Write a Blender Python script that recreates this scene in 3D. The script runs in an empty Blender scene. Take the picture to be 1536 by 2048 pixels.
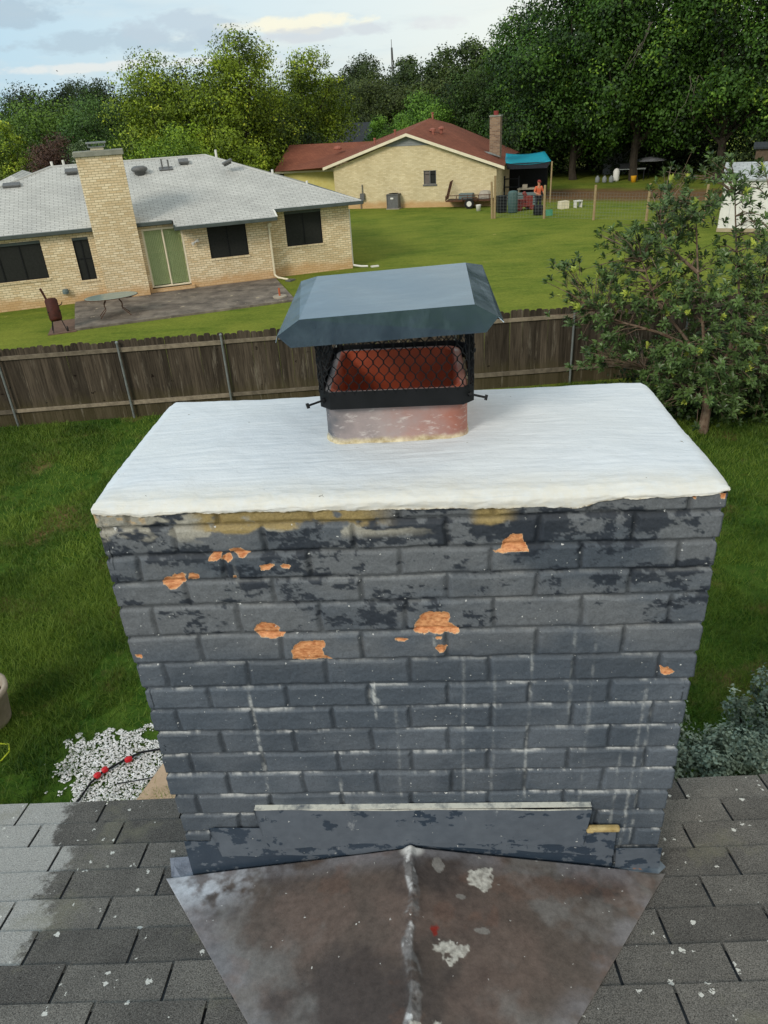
import bpy, math, random
import numpy as np
from mathutils import Matrix, Vector, Euler
C = bpy.context.scene.collection
scene = bpy.context.scene
R = math.radians
# ---------------------------------------------------------------- camera
cam = bpy.data.cameras.new('camera'); cam.sensor_fit = 'VERTICAL'; cam.sensor_height = 36; cam.lens = 36*1450/2048
cam.clip_start = 0.05; cam.clip_end = 2000
co = bpy.data.objects.new('camera', cam); C.objects.link(co); scene.camera = co
co.matrix_world = Matrix.Translation((0, 0, 6)) @ Matrix.Rotation(R(90-29.184), 4, 'X') @ Matrix.Rotation(R(-3.679), 4, 'Z')
# ---------------------------------------------------------------- world and sun
SUN_EL, SUN_AZ = R(32), R(-140)          # azimuth measured from +Y towards +X : the sun stands behind the camera to the left
w = bpy.data.worlds.new('World'); scene.world = w; w.use_nodes = True
nt = w.node_tree; nt.nodes.clear()
def wn(t, **k):
    n = nt.nodes.new(t)
    for a, b in k.items(): setattr(n, a, b)
    return n
out = wn('ShaderNodeOutputWorld'); bg = wn('ShaderNodeBackground'); bg2 = wn('ShaderNodeBackground'); mx = wn('ShaderNodeMixShader')
sky = wn('ShaderNodeTexSky', sky_type='NISHITA', sun_disc=False, sun_elevation=SUN_EL, sun_rotation=SUN_AZ)
sky.air_density = 1.0; sky.dust_density = 2.0
bg.inputs['Strength'].default_value = 0.10
nt.links.new(sky.outputs[0], bg.inputs[0])
tc = wn('ShaderNodeTexCoord'); sep = wn('ShaderNodeSeparateXYZ'); nt.links.new(tc.outputs['Generated'], sep.inputs[0])
mp = wn('ShaderNodeMapping'); mp.inputs['Scale'].default_value = (2.6, 2.6, 15); mp.inputs['Location'].default_value = (3.3, 0.4, 0.2); nt.links.new(tc.outputs['Generated'], mp.inputs[0])
n1 = wn('ShaderNodeTexNoise'); n1.inputs['Scale'].default_value = 1.5; n1.inputs['Detail'].default_value = 9; n1.inputs['Roughness'].default_value = .58; n1.inputs['Distortion'].default_value = .25
nt.links.new(mp.outputs[0], n1.inputs[0])
cr = wn('ShaderNodeValToRGB'); cr.color_ramp.elements[0].position = .49; cr.color_ramp.elements[1].position = .66
nt.links.new(n1.outputs[0], cr.inputs[0])
n2 = wn('ShaderNodeTexNoise'); n2.inputs['Scale'].default_value = 5; n2.inputs['Detail'].default_value = 5; nt.links.new(mp.outputs[0], n2.inputs[0])
cc = wn('ShaderNodeValToRGB'); e = cc.color_ramp.elements
e[0].position = .35; e[0].color = (.44, .55, .64, 1); e[1].position = .66; e[1].color = (.80, .77, .68, 1)
nt.links.new(n2.outputs[0], cc.inputs[0])
# veil of high thin cloud: pale, bluer to the left (west), warmer to the right
vr = wn('ShaderNodeValToRGB'); e = vr.color_ramp.elements
e[0].position = 0.0; e[0].color = (.40, .61, .76, 1); e[1].position = 1.0; e[1].color = (.84, .84, .76, 1)
ad = wn('ShaderNodeMath', operation='MULTIPLY_ADD'); ad.inputs[1].default_value = 1.25; ad.inputs[2].default_value = .62; nt.links.new(sep.outputs['X'], ad.inputs[0]); nt.links.new(ad.outputs[0], vr.inputs[0])
hf = wn('ShaderNodeMath', operation='MULTIPLY'); hf.inputs[1].default_value = .45; nt.links.new(cr.outputs[0], hf.inputs[0]); m3 = wn('ShaderNodeMixRGB'); nt.links.new(hf.outputs[0], m3.inputs[0]); nt.links.new(vr.outputs[0], m3.inputs[1]); nt.links.new(cc.outputs[0], m3.inputs[2])
def puff(x0, z0, sx, sz, amp):
    a = wn('ShaderNodeMath', operation='SUBTRACT'); nt.links.new(sep.outputs['X'], a.inputs[0]); a.inputs[1].default_value = x0
    a2 = wn('ShaderNodeMath', operation='DIVIDE'); nt.links.new(a.outputs[0], a2.inputs[0]); a2.inputs[1].default_value = sx
    a3 = wn('ShaderNodeMath', operation='MULTIPLY'); nt.links.new(a2.outputs[0], a3.inputs[0]); nt.links.new(a2.outputs[0], a3.inputs[1])
    b = wn('ShaderNodeMath', operation='SUBTRACT'); nt.links.new(sep.outputs['Z'], b.inputs[0]); b.inputs[1].default_value = z0
    b2 = wn('ShaderNodeMath', operation='DIVIDE'); nt.links.new(b.outputs[0], b2.inputs[0]); b2.inputs[1].default_value = sz
    b3 = wn('ShaderNodeMath', operation='MULTIPLY_ADD'); nt.links.new(b2.outputs[0], b3.inputs[0]); nt.links.new(b2.outputs[0], b3.inputs[1]); nt.links.new(a3.outputs[0], b3.inputs[2])
    c = wn('ShaderNodeMath', operation='SUBTRACT'); c.inputs[0].default_value = 1; nt.links.new(b3.outputs[0], c.inputs[1])
    nz = wn('ShaderNodeTexNoise'); nz.inputs['Scale'].default_value = 22; nz.inputs['Detail'].default_value = 7; nz.inputs['Roughness'].default_value = .6; mq = wn('ShaderNodeMapping'); mq.inputs['Scale'].default_value = (1, 1, 2.2); nt.links.new(tc.outputs['Generated'], mq.inputs[0]); nt.links.new(mq.outputs[0], nz.inputs[0])
    d = wn('ShaderNodeMath', operation='MULTIPLY_ADD'); nt.links.new(nz.outputs[0], d.inputs[0]); d.inputs[1].default_value = 3.4; d.inputs[2].default_value = -1.9
    e_ = wn('ShaderNodeMath', operation='ADD'); nt.links.new(c.outputs[0], e_.inputs[0]); nt.links.new(d.outputs[0], e_.inputs[1])
    f = wn('ShaderNodeMapRange'); f.inputs['From Min'].default_value = 0; f.inputs['From Max'].default_value = .55; f.inputs['To Max'].default_value = amp; nt.links.new(e_.outputs[0], f.inputs[0])
    return f.outputs[0]
cur = m3.outputs[0]
for x0, z0, sx, sz, amp, col_ in ((-.27, .078, .16, .014, .75, (.40, .51, .60, 1)), (-.19, .088, .08, .018, .8, (.46, .55, .63, 1)), (-.345, .108, .06, .018, .8, (.38, .49, .58, 1)), (-.065, .087, .085, .011, .62, (.98, .88, .62, 1)), (-.02, .077, .13, .008, .7, (.56, .59, .64, 1)), (.09, .080, .05, .010, .5, (.66, .66, .68, 1)), (-.24, .056, .20, .006, .6, (.80, .78, .74, 1))):
    q = wn('ShaderNodeMixRGB'); q.inputs[2].default_value = col_; nt.links.new(cur, q.inputs[1]); nt.links.new(puff(x0, z0, sx, sz, amp), q.inputs[0]); cur = q.outputs[0]
nt.links.new(cur, bg2.inputs[0]); bg2.inputs['Strength'].default_value = .92
mx.inputs[0].default_value = .86
nt.links.new(bg.outputs[0], mx.inputs[1]); nt.links.new(bg2.outputs[0], mx.inputs[2]); nt.links.new(mx.outputs[0], out.inputs[0])
sd = bpy.data.lights.new('sun', 'SUN'); sd.energy = 1.6; sd.angle = R(16); sd.color = (1, .91, .78)
so = bpy.data.objects.new('sun', sd); C.objects.link(so)
sdir = Vector((math.sin(SUN_AZ)*math.cos(SUN_EL), math.cos(SUN_AZ)*math.cos(SUN_EL), math.sin(SUN_EL)))
so.rotation_euler = sdir.to_track_quat('Z', 'Y').to_euler()
scene.view_settings.view_transform = 'Standard'; scene.view_settings.look = 'None'
scene.view_settings.exposure = 0.40; scene.view_settings.gamma = 1.0

# ---------------------------------------------------------------- helpers
def S(r, g, b):
    f = lambda c: (c/255/12.92) if c/255 <= .04045 else ((c/255+.055)/1.055)**2.4
    return (f(r), f(g), f(b), 1)
def h2(x, y, s):
    n = (x.astype(np.int64)*374761393 + y.astype(np.int64)*668265263 + s*1442695041) & 0xffffffff
    n = ((n ^ (n >> 13))*1274126177) & 0xffffffff
    n = n ^ (n >> 16)
    return (n & 0xffffff)/float(0xffffff)
def vn(x, y, s=0):
    x0 = np.floor(x); y0 = np.floor(y); fx = x-x0; fy = y-y0
    fx = fx*fx*(3-2*fx); fy = fy*fy*(3-2*fy)
    a = h2(x0, y0, s); b = h2(x0+1, y0, s); c = h2(x0, y0+1, s); d = h2(x0+1, y0+1, s)
    return (a*(1-fx)+b*fx)*(1-fy)+(c*(1-fx)+d*fx)*fy
def fbm(x, y, s=0, o=4, g=.55):
    t = 0; a = 1; n = 0
    for i in range(o):
        t = t+a*vn(x*2**i, y*2**i, s+i*17); n += a; a *= g
    return t/n
def sm(a, b, x):
    t = np.clip((x-a)/(b-a), 0, 1); return t*t*(3-2*t)
def polysd(px, py, poly):
    """signed distance, positive inside"""
    d = np.full(px.shape, 1e9); ins = np.zeros(px.shape, bool); n = len(poly)
    for i in range(n):
        x1, y1 = poly[i]; x2, y2 = poly[(i+1) % n]
        ex, ey = x2-x1, y2-y1; wx, wy = px-x1, py-y1
        t = np.clip((wx*ex+wy*ey)/(ex*ex+ey*ey+1e-12), 0, 1)
        d = np.minimum(d, np.hypot(wx-ex*t, wy-ey*t))
        c = ((y1 > py) != (y2 > py)) & (px < (x2-x1)*(py-y1)/((y2-y1) if y2 != y1 else 1e-9)+x1)
        ins ^= c
    return np.where(ins, d, -d)

def tag(o, label=None, cat=None, group=None, kind=None):
    if label: o['label'] = label
    if cat: o['category'] = cat
    if group: o['group'] = group
    if kind: o['kind'] = kind
    return o
def thing(name, label, cat, loc=(0, 0, 0), rz=0, group=None):
    o = bpy.data.objects.new(name, None); C.objects.link(o); o.location = loc; o.rotation_euler = (0, 0, rz)
    o.empty_display_size = .1
    return tag(o, label, cat, group)
def npmesh(name, V, F, mat, parent=None, smooth=False, fattr=None, cattr=None, uv=True):
    """V (n,3); F (m,3|4) ; fattr {name: per-vertex float}; cattr {name: per-vertex rgb}"""
    me = bpy.data.meshes.new(name); V = np.asarray(V, np.float32); F = np.asarray(F, np.int32); k = F.shape[1]
    me.vertices.add(len(V)); me.vertices.foreach_set('co', V.ravel())
    me.loops.add(F.size); me.loops.foreach_set('vertex_index', F.ravel())
    me.polygons.add(len(F)); me.polygons.foreach_set('loop_start', np.arange(0, F.size, k, dtype=np.int32))
    me.polygons.foreach_set('loop_total', np.full(len(F), k, np.int32))
    me.polygons.foreach_set('use_smooth', np.full(len(F), smooth))
    me.update(calc_edges=True)
    for a, v in (fattr or {}).items():
        at = me.attributes.new(a, 'FLOAT', 'POINT'); at.data.foreach_set('value', np.asarray(v, np.float32).ravel())
    for a, v in (cattr or {}).items():
        at = me.attributes.new(a, 'FLOAT_COLOR', 'POINT'); v = np.asarray(v, np.float32)
        v4 = np.ones((len(v), 4), np.float32); v4[:, :3] = v[:, :3]; at.data.foreach_set('color', v4.ravel())
    me.materials.append(mat)
    o = bpy.data.objects.new(name, me); C.objects.link(o)
    if parent: o.parent = parent
    return o
class MB:
    """collects shapes for ONE mesh object"""
    def __init__(s): s.v = []; s.f = []; s.c = []; s.cur = .5
    def add(s, vs, fs):
        b = len(s.v); s.v += [tuple(v) for v in vs]; s.f += [tuple(i+b for i in f) for f in fs]; s.c += [s.cur]*len(vs); return s
    def box(s, c, d, rz=0, rx=0, ry=0):
        x, y, z = d[0]/2, d[1]/2, d[2]/2
        m = Euler((rx, ry, rz)).to_matrix(); c = Vector(c)
        vs = [c+m@Vector(p) for p in [(-x,-y,-z),(x,-y,-z),(x,y,-z),(-x,y,-z),(-x,-y,z),(x,-y,z),(x,y,z),(-x,y,z)]]
        return s.add(vs, [(3,2,1,0),(4,5,6,7),(0,1,5,4),(1,2,6,5),(2,3,7,6),(3,0,4,7)])
    def bx(s, x0, x1, y0, y1, z0, z1): return s.box(((x0+x1)/2, (y0+y1)/2, (z0+z1)/2), (abs(x1-x0), abs(y1-y0), abs(z1-z0)))
    def tube(s, pts, r, n=8, cap=True):
        pts = [Vector(p) for p in pts]; m = len(pts)
        rr = r if isinstance(r, (list, tuple)) else [r]*m
        b = len(s.v); up = None
        for i, p in enumerate(pts):
            t = (pts[min(i+1, m-1)]-pts[max(i-1, 0)]).normalized()
            if up is None: up = Vector((0, 0, 1)) if abs(t.z) < .9 else Vector((1, 0, 0))
            a = t.cross(up).normalized(); up2 = a.cross(t).normalized(); up = up2
            for k in range(n):
                an = 2*math.pi*k/n; s.v.append(tuple(p+(a*math.cos(an)+up2*math.sin(an))*rr[i])); s.c.append(s.cur)
        for i in range(m-1):
            for k in range(n):
                s.f.append((b+i*n+k, b+i*n+(k+1) % n, b+(i+1)*n+(k+1) % n, b+(i+1)*n+k))
        if cap: s.f.append(tuple(b+k for k in reversed(range(n)))); s.f.append(tuple(b+(m-1)*n+k for k in range(n)))
        return s
    def lathe(s, prof, c=(0, 0, 0), n=20, sy=1, cap=True):
        b = len(s.v); c = Vector(c)
        for (r, z) in prof:
            for k in range(n):
                a = 2*math.pi*k/n; s.v.append((c.x+r*math.cos(a), c.y+r*math.sin(a)*sy, c.z+z)); s.c.append(s.cur)
        for i in range(len(prof)-1):
            for k in range(n): s.f.append((b+i*n+k, b+i*n+(k+1) % n, b+(i+1)*n+(k+1) % n, b+(i+1)*n+k))
        if cap: s.f.append(tuple(b+k for k in reversed(range(n)))); s.f.append(tuple(b+(len(prof)-1)*n+k for k in range(n)))
        return s
    def poly(s, pts): return s.add(pts, [tuple(range(len(pts)))])
    def slab(s, pts, t):
        """polygon with thickness t straight down"""
        n = len(pts); lo = [(p[0], p[1], p[2]-t) for p in pts]
        return s.add(list(pts)+lo, [tuple(range(n)), tuple(reversed(range(n, 2*n)))]+[(i, i+n, (i+1) % n+n, (i+1) % n) for i in range(n)])
    def build(s, name, mat, parent=None, bevel=0, smooth=False, seg=2):
        me = bpy.data.meshes.new(name); me.from_pydata([tuple(v) for v in s.v], [], s.f); me.update()
        at = me.attributes.new('tint', 'FLOAT', 'POINT'); at.data.foreach_set('value', np.array(s.c, np.float32))
        uvl = me.uv_layers.new(name='UVMap'); dat = np.zeros((len(me.loops), 2), np.float32)
        Z = Vector((0, 0, 1))
        for p in me.polygons:
            nn = p.normal; u = Z.cross(nn)
            u = u.normalized() if u.length > .05 else Vector((1, 0, 0))
            v = nn.cross(u)
            for li in p.loop_indices:
                q = me.vertices[me.loops[li].vertex_index].co; dat[li] = (q.dot(u), q.dot(v))
        uvl.data.foreach_set('uv', dat.ravel())
        me.polygons.foreach_set('use_smooth', [smooth]*len(me.polygons))
        me.materials.append(mat)
        o = bpy.data.objects.new(name, me); C.objects.link(o)
        if parent: o.parent = parent
        if bevel:
            m = o.modifiers.new('bevel', 'BEVEL'); m.width = bevel; m.segments = seg; m.limit_method = 'ANGLE'; m.angle_limit = R(40)
        return o
# ---------------------------------------------------------------- materials
class NT:
    def __init__(s, name):
        s.m = bpy.data.materials.new(name); s.m.use_nodes = True; s.t = s.m.node_tree; s.t.nodes.clear()
        s.o = s.n('ShaderNodeOutputMaterial'); s.b = s.n('ShaderNodeBsdfPrincipled'); s.l(s.b.outputs[0], s.o.inputs[0])
        s.tc = s.n('ShaderNodeTexCoord'); s.obj = s.tc.outputs['Object']; s.uv = s.tc.outputs['UV']
    def n(s, t, **k):
        n = s.t.nodes.new(t)
        for a, b in k.items(): setattr(n, a, b)
        return n
    def l(s, a, b): s.t.links.new(a, b)
    def put(s, v, i):
        if hasattr(v, 'is_linked') or hasattr(v, 'links'): s.l(v, i)
        else: i.default_value = v
    def map(s, sc=(1, 1, 1), loc=(0, 0, 0), rot=(0, 0, 0), src=None):
        n = s.n('ShaderNodeMapping'); n.inputs['Scale'].default_value = sc; n.inputs['Location'].default_value = loc; n.inputs['Rotation'].default_value = rot
        s.l(src or s.obj, n.inputs[0]); return n.outputs[0]
    def noise(s, sc, det=4, ro=.55, src=None, dist=0):
        n = s.n('ShaderNodeTexNoise'); n.inputs['Scale'].default_value = sc; n.inputs['Detail'].default_value = det; n.inputs['Roughness'].default_value = ro; n.inputs['Distortion'].default_value = dist
        s.l(src or s.obj, n.inputs[0]); return n.outputs[0]
    def ramp(s, v, a, b, c0=(0, 0, 0, 1), c1=(1, 1, 1, 1), mid=None):
        n = s.n('ShaderNodeValToRGB'); e = n.color_ramp.elements; e[0].position = a; e[1].position = b; e[0].color = c0; e[1].color = c1
        if mid: k = e.new(mid[0]); k.color = mid[1]
        s.put(v, n.inputs[0]); return n.outputs[0]
    def mix(s, f, a, b, mode='MIX'):
        n = s.n('ShaderNodeMixRGB', blend_type=mode); s.put(f, n.inputs[0]); s.put(a, n.inputs[1]); s.put(b, n.inputs[2]); return n.outputs[0]
    def math(s, op, a, b=0.0, c=0.0):
        n = s.n('ShaderNodeMath', operation=op); s.put(a, n.inputs[0]); s.put(b, n.inputs[1]); s.put(c, n.inputs[2]); return n.outputs[0]
    def attr(s, a, col=False):
        n = s.n('ShaderNodeAttribute', attribute_name=a); return n.outputs['Color'] if col else n.outputs['Fac']
    def specks(s, sc, r, keep, src=None, stretch=(1, 1, 1)):
        v = s.n('ShaderNodeTexVoronoi'); v.inputs['Scale'].default_value = sc; v.inputs['Randomness'].default_value = 1
        nz = s.n('ShaderNodeTexNoise'); nz.inputs['Scale'].default_value = sc*3.2; nz.inputs['Detail'].default_value = 4; mpv = s.map(stretch, src=src); s.l(mpv, nz.inputs[0])
        va = s.n('ShaderNodeVectorMath', operation='MULTIPLY_ADD'); s.l(nz.outputs['Color'], va.inputs[0]); va.inputs[1].default_value = (.8/sc,)*3; s.l(mpv, va.inputs[2]); s.l(va.outputs[0], v.inputs[0])
        c = s.n('ShaderNodeSeparateColor'); s.l(v.outputs['Color'], c.inputs[0])
        k = s.math('GREATER_THAN', c.outputs[0], 1-keep)
        rad = s.math('MULTIPLY', c.outputs[1], r)
        return s.math('MULTIPLY', k, s.math('LESS_THAN', v.outputs['Distance'], rad))
    def bump(s, h, st=.3, d=.01):
        n = s.n('ShaderNodeBump'); n.inputs['Strength'].default_value = st; n.inputs['Distance'].default_value = d; s.l(h, n.inputs['Height'])
        s.l(n.outputs[0], s.b.inputs['Normal']); return n
    def done(s, col=None, rough=.8, metal=0, spec=.3):
        if col is not None: s.put(col, s.b.inputs['Base Color'])
        s.put(rough, s.b.inputs['Roughness']); s.b.inputs['Metallic'].default_value = metal; s.b.inputs['Specular IOR Level'].default_value = spec
        return s.m
def simple(name, a, b=None, sc=6, rough=.75, bump=.15, metal=0, spec=.3, tint=False, bsc=None):
    t = NT(name); f = t.ramp(t.noise(sc, 5, .6), .3, .7)
    if b is None: b = tuple(min(1, c*1.35) for c in a[:3])+(1,)
    c = t.mix(f, a, b)
    if tint: c = t.mix(1.0, c, t.ramp(t.attr('tint'), 0, 1, (.55, .55, .55, 1), (1.35, 1.32, 1.28, 1)), 'MULTIPLY')
    t.bump(t.noise(bsc or sc*8, 4, .6), bump, .01)
    return t.done(c, rough, metal, spec)
def brickmat(name, a, b, mortar, bw=.24, rh=.08, ms=.008, stain=None):
    t = NT(name); br = t.n('ShaderNodeTexBrick', offset=.5)
    t.l(t.map(src=t.uv), br.inputs[0]); br.inputs['Scale'].default_value = 1
    br.inputs['Brick Width'].default_value = bw; br.inputs['Row Height'].default_value = rh; br.inputs['Mortar Size'].default_value = ms; br.inputs['Mortar Smooth'].default_value = .2; br.inputs['Bias'].default_value = 0
    br.inputs['Color1'].default_value = a; br.inputs['Color2'].default_value = b; br.inputs['Mortar'].default_value = mortar
    c = t.mix(.85, br.outputs[0], t.ramp(t.noise(.9, 5, .6), .3, .72, (.88, .87, .84, 1), (1.08, 1.07, 1.05, 1)), 'MULTIPLY')
    c = t.mix(.5, c, t.ramp(t.noise(40, 3), .3, .7, (.75, .75, .75, 1), (1.2, 1.2, 1.2, 1)), 'MULTIPLY')
    if stain:                                     # reddish soil splash along the foot of the wall
        sp = t.n('ShaderNodeSeparateXYZ'); t.l(t.obj, sp.inputs[0])
        f = t.math('ADD', sp.outputs[2], t.math('MULTIPLY', t.noise(1.3, 4), -.5))
        c = t.mix(t.ramp(f, -.2, .25, (.6, .6, .6, 1), (0, 0, 0, 1)), c, stain)
    t.bump(br.outputs['Fac'], -.5, .01)
    return t.done(c, .9, 0, .2)
def shinglemat(name, a, b, slot, w=.32, h=.14, spk=None):
    t = NT(name); br = t.n('ShaderNodeTexBrick', offset=.5)
    t.l(t.map(src=t.uv), br.inputs[0]); br.inputs['Scale'].default_value = 1
    br.inputs['Brick Width'].default_value = w; br.inputs['Row Height'].default_value = h; br.inputs['Mortar Size'].default_value = .013; br.inputs['Mortar Smooth'].default_value = .6
    br.inputs['Color1'].default_value = a; br.inputs['Color2'].default_value = b; br.inputs['Mortar'].default_value = slot
    c = t.mix(.8, br.outputs[0], t.ramp(t.noise(.55, 5, .6), .3, .7, (.82, .82, .82, 1), (1.15, 1.15, 1.14, 1)), 'MULTIPLY')
    c = t.mix(.6, c, t.ramp(t.noise(30, 3), .3, .7, (.8, .8, .8, 1), (1.2, 1.2, 1.2, 1)), 'MULTIPLY')
    t.bump(br.outputs['Fac'], -.3, .01)
    return t.done(c, .95, 0, .15)
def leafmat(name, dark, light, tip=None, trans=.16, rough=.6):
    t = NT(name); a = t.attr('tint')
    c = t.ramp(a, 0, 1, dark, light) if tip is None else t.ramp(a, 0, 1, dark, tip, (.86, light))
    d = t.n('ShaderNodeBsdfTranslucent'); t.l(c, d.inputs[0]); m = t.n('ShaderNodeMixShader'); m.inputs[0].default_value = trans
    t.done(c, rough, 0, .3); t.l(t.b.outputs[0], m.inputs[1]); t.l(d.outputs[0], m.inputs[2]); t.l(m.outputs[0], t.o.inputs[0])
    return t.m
M = {}
M['black'] = simple('black_metal', (.005, .006, .007, 1), (.010, .011, .013, 1), 20, .6, .05, 0, .2)
M['galv'] = simple('galvanised_post', S(120, 125, 125), S(150, 154, 152), 8, .5, .05, .6)
M['bark'] = simple('bark', S(40, 35, 29), S(66, 58, 48), 5, .9, .6)
M['barkred'] = simple('peeling_bark', S(82, 60, 48), S(132, 116, 98), 9, .85, .6)
M['white'] = simple('white_paint', S(205, 203, 195), S(222, 220, 214), 3, .6, .05)
M['cream'] = simple('cream_trim', S(210, 200, 172), S(226, 216, 190), 3, .6, .05)
M['greytrim'] = simple('grey_green_trim', S(66, 74, 72), S(80, 88, 86), 3, .5, .05)
M['screen'] = simple('dark_solar_screen', S(24, 26, 24), S(36, 38, 35), 14, .7, .03)
M['vent'] = simple('roof_vent_metal', S(84, 84, 84), S(105, 105, 104), 9, .5, .1)
M['concrete'] = simple('concrete', S(140, 132, 118), S(165, 156, 140), 4, .9, .2)
M['conc_grey'] = simple('chimney_cap_concrete', S(120, 122, 112), S(150, 150, 138), 4, .9, .2)
M['brickfar'] = brickmat('buff_brick', S(234, 219, 188), S(208, 186, 148), S(168, 152, 124), .235, .084, .011, S(190, 144, 92))
M['brick2'] = brickmat('yellow_buff_brick', S(216, 202, 166), S(196, 180, 142), S(186, 174, 146), .24, .08, .008, S(184, 134, 76))
M['brick3'] = brickmat('brown_brick', S(150, 124, 100), S(112, 88, 72), S(140, 130, 118), .24, .09, .01)
M['roofgrey'] = shinglemat('pale_grey_shingles', S(188, 188, 184), S(176, 176, 172), S(122, 122, 119))
M['roofbrown'] = shinglemat('red_brown_shingles', S(132, 82, 64), S(120, 73, 58), S(92, 56, 45), .3, .14)
M['roofdark'] = shinglemat('dark_grey_shingles', S(58, 62, 66), S(50, 54, 58), S(36, 38, 40))
M['roofwhite'] = shinglemat('pale_shingles', S(176, 180, 180), S(160, 164, 165), S(120, 122, 124))
M['siding'] = simple('yellow_siding', S(196, 182, 104), S(206, 196, 128), 4, .8, .1)
M['gablegrey'] = simple('grey_siding', S(120, 124, 124), S(132, 136, 136), 4, .8, .1)
M['turq'] = simple('turquoise_tarp', S(10, 130, 150), S(16, 150, 168), 3, .6, .1)
M['woodpost'] = simple('pine_post', S(138, 118, 86), S(160, 140, 106), 8, .9, .3)
M['rust'] = simple('rusty_red_metal', S(50, 22, 16), S(78, 36, 26), 9, .7, .3)
M['rusty'] = simple('rusty_steel', S(70, 46, 34), S(100, 66, 46), 9, .8, .3)
M['rubber'] = simple('rubber', S(22, 22, 22), S(34, 34, 34), 9, .8, .2)
M['skin'] = simple('skin', S(176, 120, 92), S(186, 130, 102), 9, .6, .05)
M['orange'] = simple('orange_cloth', S(188, 88, 58), S(206, 106, 72), 9, .8, .2)
M['darkcloth'] = simple('dark_cloth', S(26, 28, 34), S(38, 40, 48), 9, .8, .2)
M['redhat'] = simple('red_cloth', S(112, 46, 42), S(132, 58, 52), 9, .8, .2)
M['greyplastic'] = simple('grey_plastic', S(90, 104, 104), S(104, 118, 118), 9, .6, .1)
M['yellow'] = simple('yellow_plastic', S(210, 150, 30), S(222, 164, 42), 9, .5, .1)
M['green'] = simple('green_plastic', S(70, 140, 110), S(80, 150, 120), 9, .5, .1)
M['red'] = simple('red_plastic', S(170, 20, 30), S(196, 34, 44), 9, .4, .1)
M['hoseyel'] = simple('yellow_green_hose', S(176, 190, 40), S(196, 206, 60), 9, .5, .1)
M['stone'] = simple('tan_stone_slab', S(160, 136, 112), S(184, 160, 136), 5, .9, .3)
M['pot'] = simple('weathered_planter', S(134, 122, 108), S(164, 152, 136), 5, .85, .2)
M['soil'] = simple('soil', S(60, 46, 34), S(84, 66, 48), 12, .95, .5)
M['glassgrey'] = simple('frosted_table_glass', S(120, 132, 124), S(132, 144, 136), 4, .25, .03)
M['bluesign'] = simple('green_sign', S(40, 130, 100), S(50, 140, 110), 4, .5, .03)
M['acgrey'] = simple('grey_enamel', S(104, 104, 104), S(120, 120, 120), 8, .5, .1)

# ================================================================ GROUND
def lawn_material():
    t = NT('lawn')
    pos = t.obj
    a = t.noise(.35, 5, .6, pos); b = t.noise(3.2, 5, .6, pos); c = t.noise(45, 4, .7, pos)
    sp = t.n('ShaderNodeSeparateXYZ'); t.l(pos, sp.inputs[0])
    col = t.ramp(b, .3, .7, S(66, 88, 26), S(98, 116, 42))
    col = t.mix(t.ramp(a, .38, .66), col, S(116, 124, 50))
    mow = t.noise(1.0, 6, .68, t.map((.5, 1.8, 1), rot=(0, 0, .12)))
    col = t.mix(t.ramp(mow, .35, .7, (0, 0, 0, 1), (.6, .6, .6, 1)), col, S(128, 136, 56))
    # own back yard : darker, tired grass with bare earth
    near = t.ramp(t.math('ADD', sp.outputs[1], t.math('MULTIPLY', a, .6)), .0, 1.0, (1, 1, 1, 1), (0, 0, 0, 1))
    yd = t.math('LESS_THAN', sp.outputs[1], 16.1)
    ncol = t.ramp(b, .3, .72, S(40, 72, 20), S(78, 102, 38))
    bare = t.ramp(t.noise(.75, 5, .62, pos), .54, .66)
    ncol = t.mix(bare, ncol, S(112, 94, 64))
    col = t.mix(yd, col, ncol)
    # bare red earth behind the wire fence
    dx = t.math('MULTIPLY_ADD', sp.outputs[0], .62, t.math('MULTIPLY', sp.outputs[1], 1.0))
    e0 = t.math('ADD', dx, t.math('MULTIPLY', a, 5.0))
    band = t.math('MULTIPLY', t.ramp(t.math('MULTIPLY_ADD', e0, .05, -2.5), .50, .62), t.ramp(t.math('MULTIPLY_ADD', e0, .05, -2.5), .86, 1.0, (1, 1, 1, 1), (0, 0, 0, 1)))
    east = t.ramp(t.math('MULTIPLY_ADD', sp.outputs[0], .1, -1.0), 0, .15)
    far = t.math('GREATER_THAN', sp.outputs[1], 38)
    col = t.mix(t.math('MULTIPLY', t.math('MULTIPLY', band, east), far), col, t.ramp(b, .3, .7, S(96, 76, 54), S(122, 92, 66)))
    c8 = t.noise(9, 5, .75, pos); col = t.mix(.8, col, t.ramp(c8, .28, .72, (.62, .66, .58, 1), (1.34, 1.3, 1.25, 1)), 'MULTIPLY'); col = t.mix(.75, col, t.ramp(c, .25, .75, (.55, .58, .5, 1), (1.4, 1.36, 1.3, 1)), 'MULTIPLY'); col = t.mix(t.specks(1.3, .09, .4), col, S(150, 140, 84))
    t.bump(c, .6, .04)
    return t.done(col, .95, 0, .1)
M['lawn'] = lawn_material()
g = MB(); g.poly([(-700, -60, 0), (700, -60, 0), (700, 1500, 0), (-700, 1500, 0)])
tag(g.build('ground', M['lawn']), kind='structure')
FX, FY, FD = -8.32, 15.92, .04     # wooden fence line
def fence_y(x): return FY+(x-FX)*FD
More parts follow.
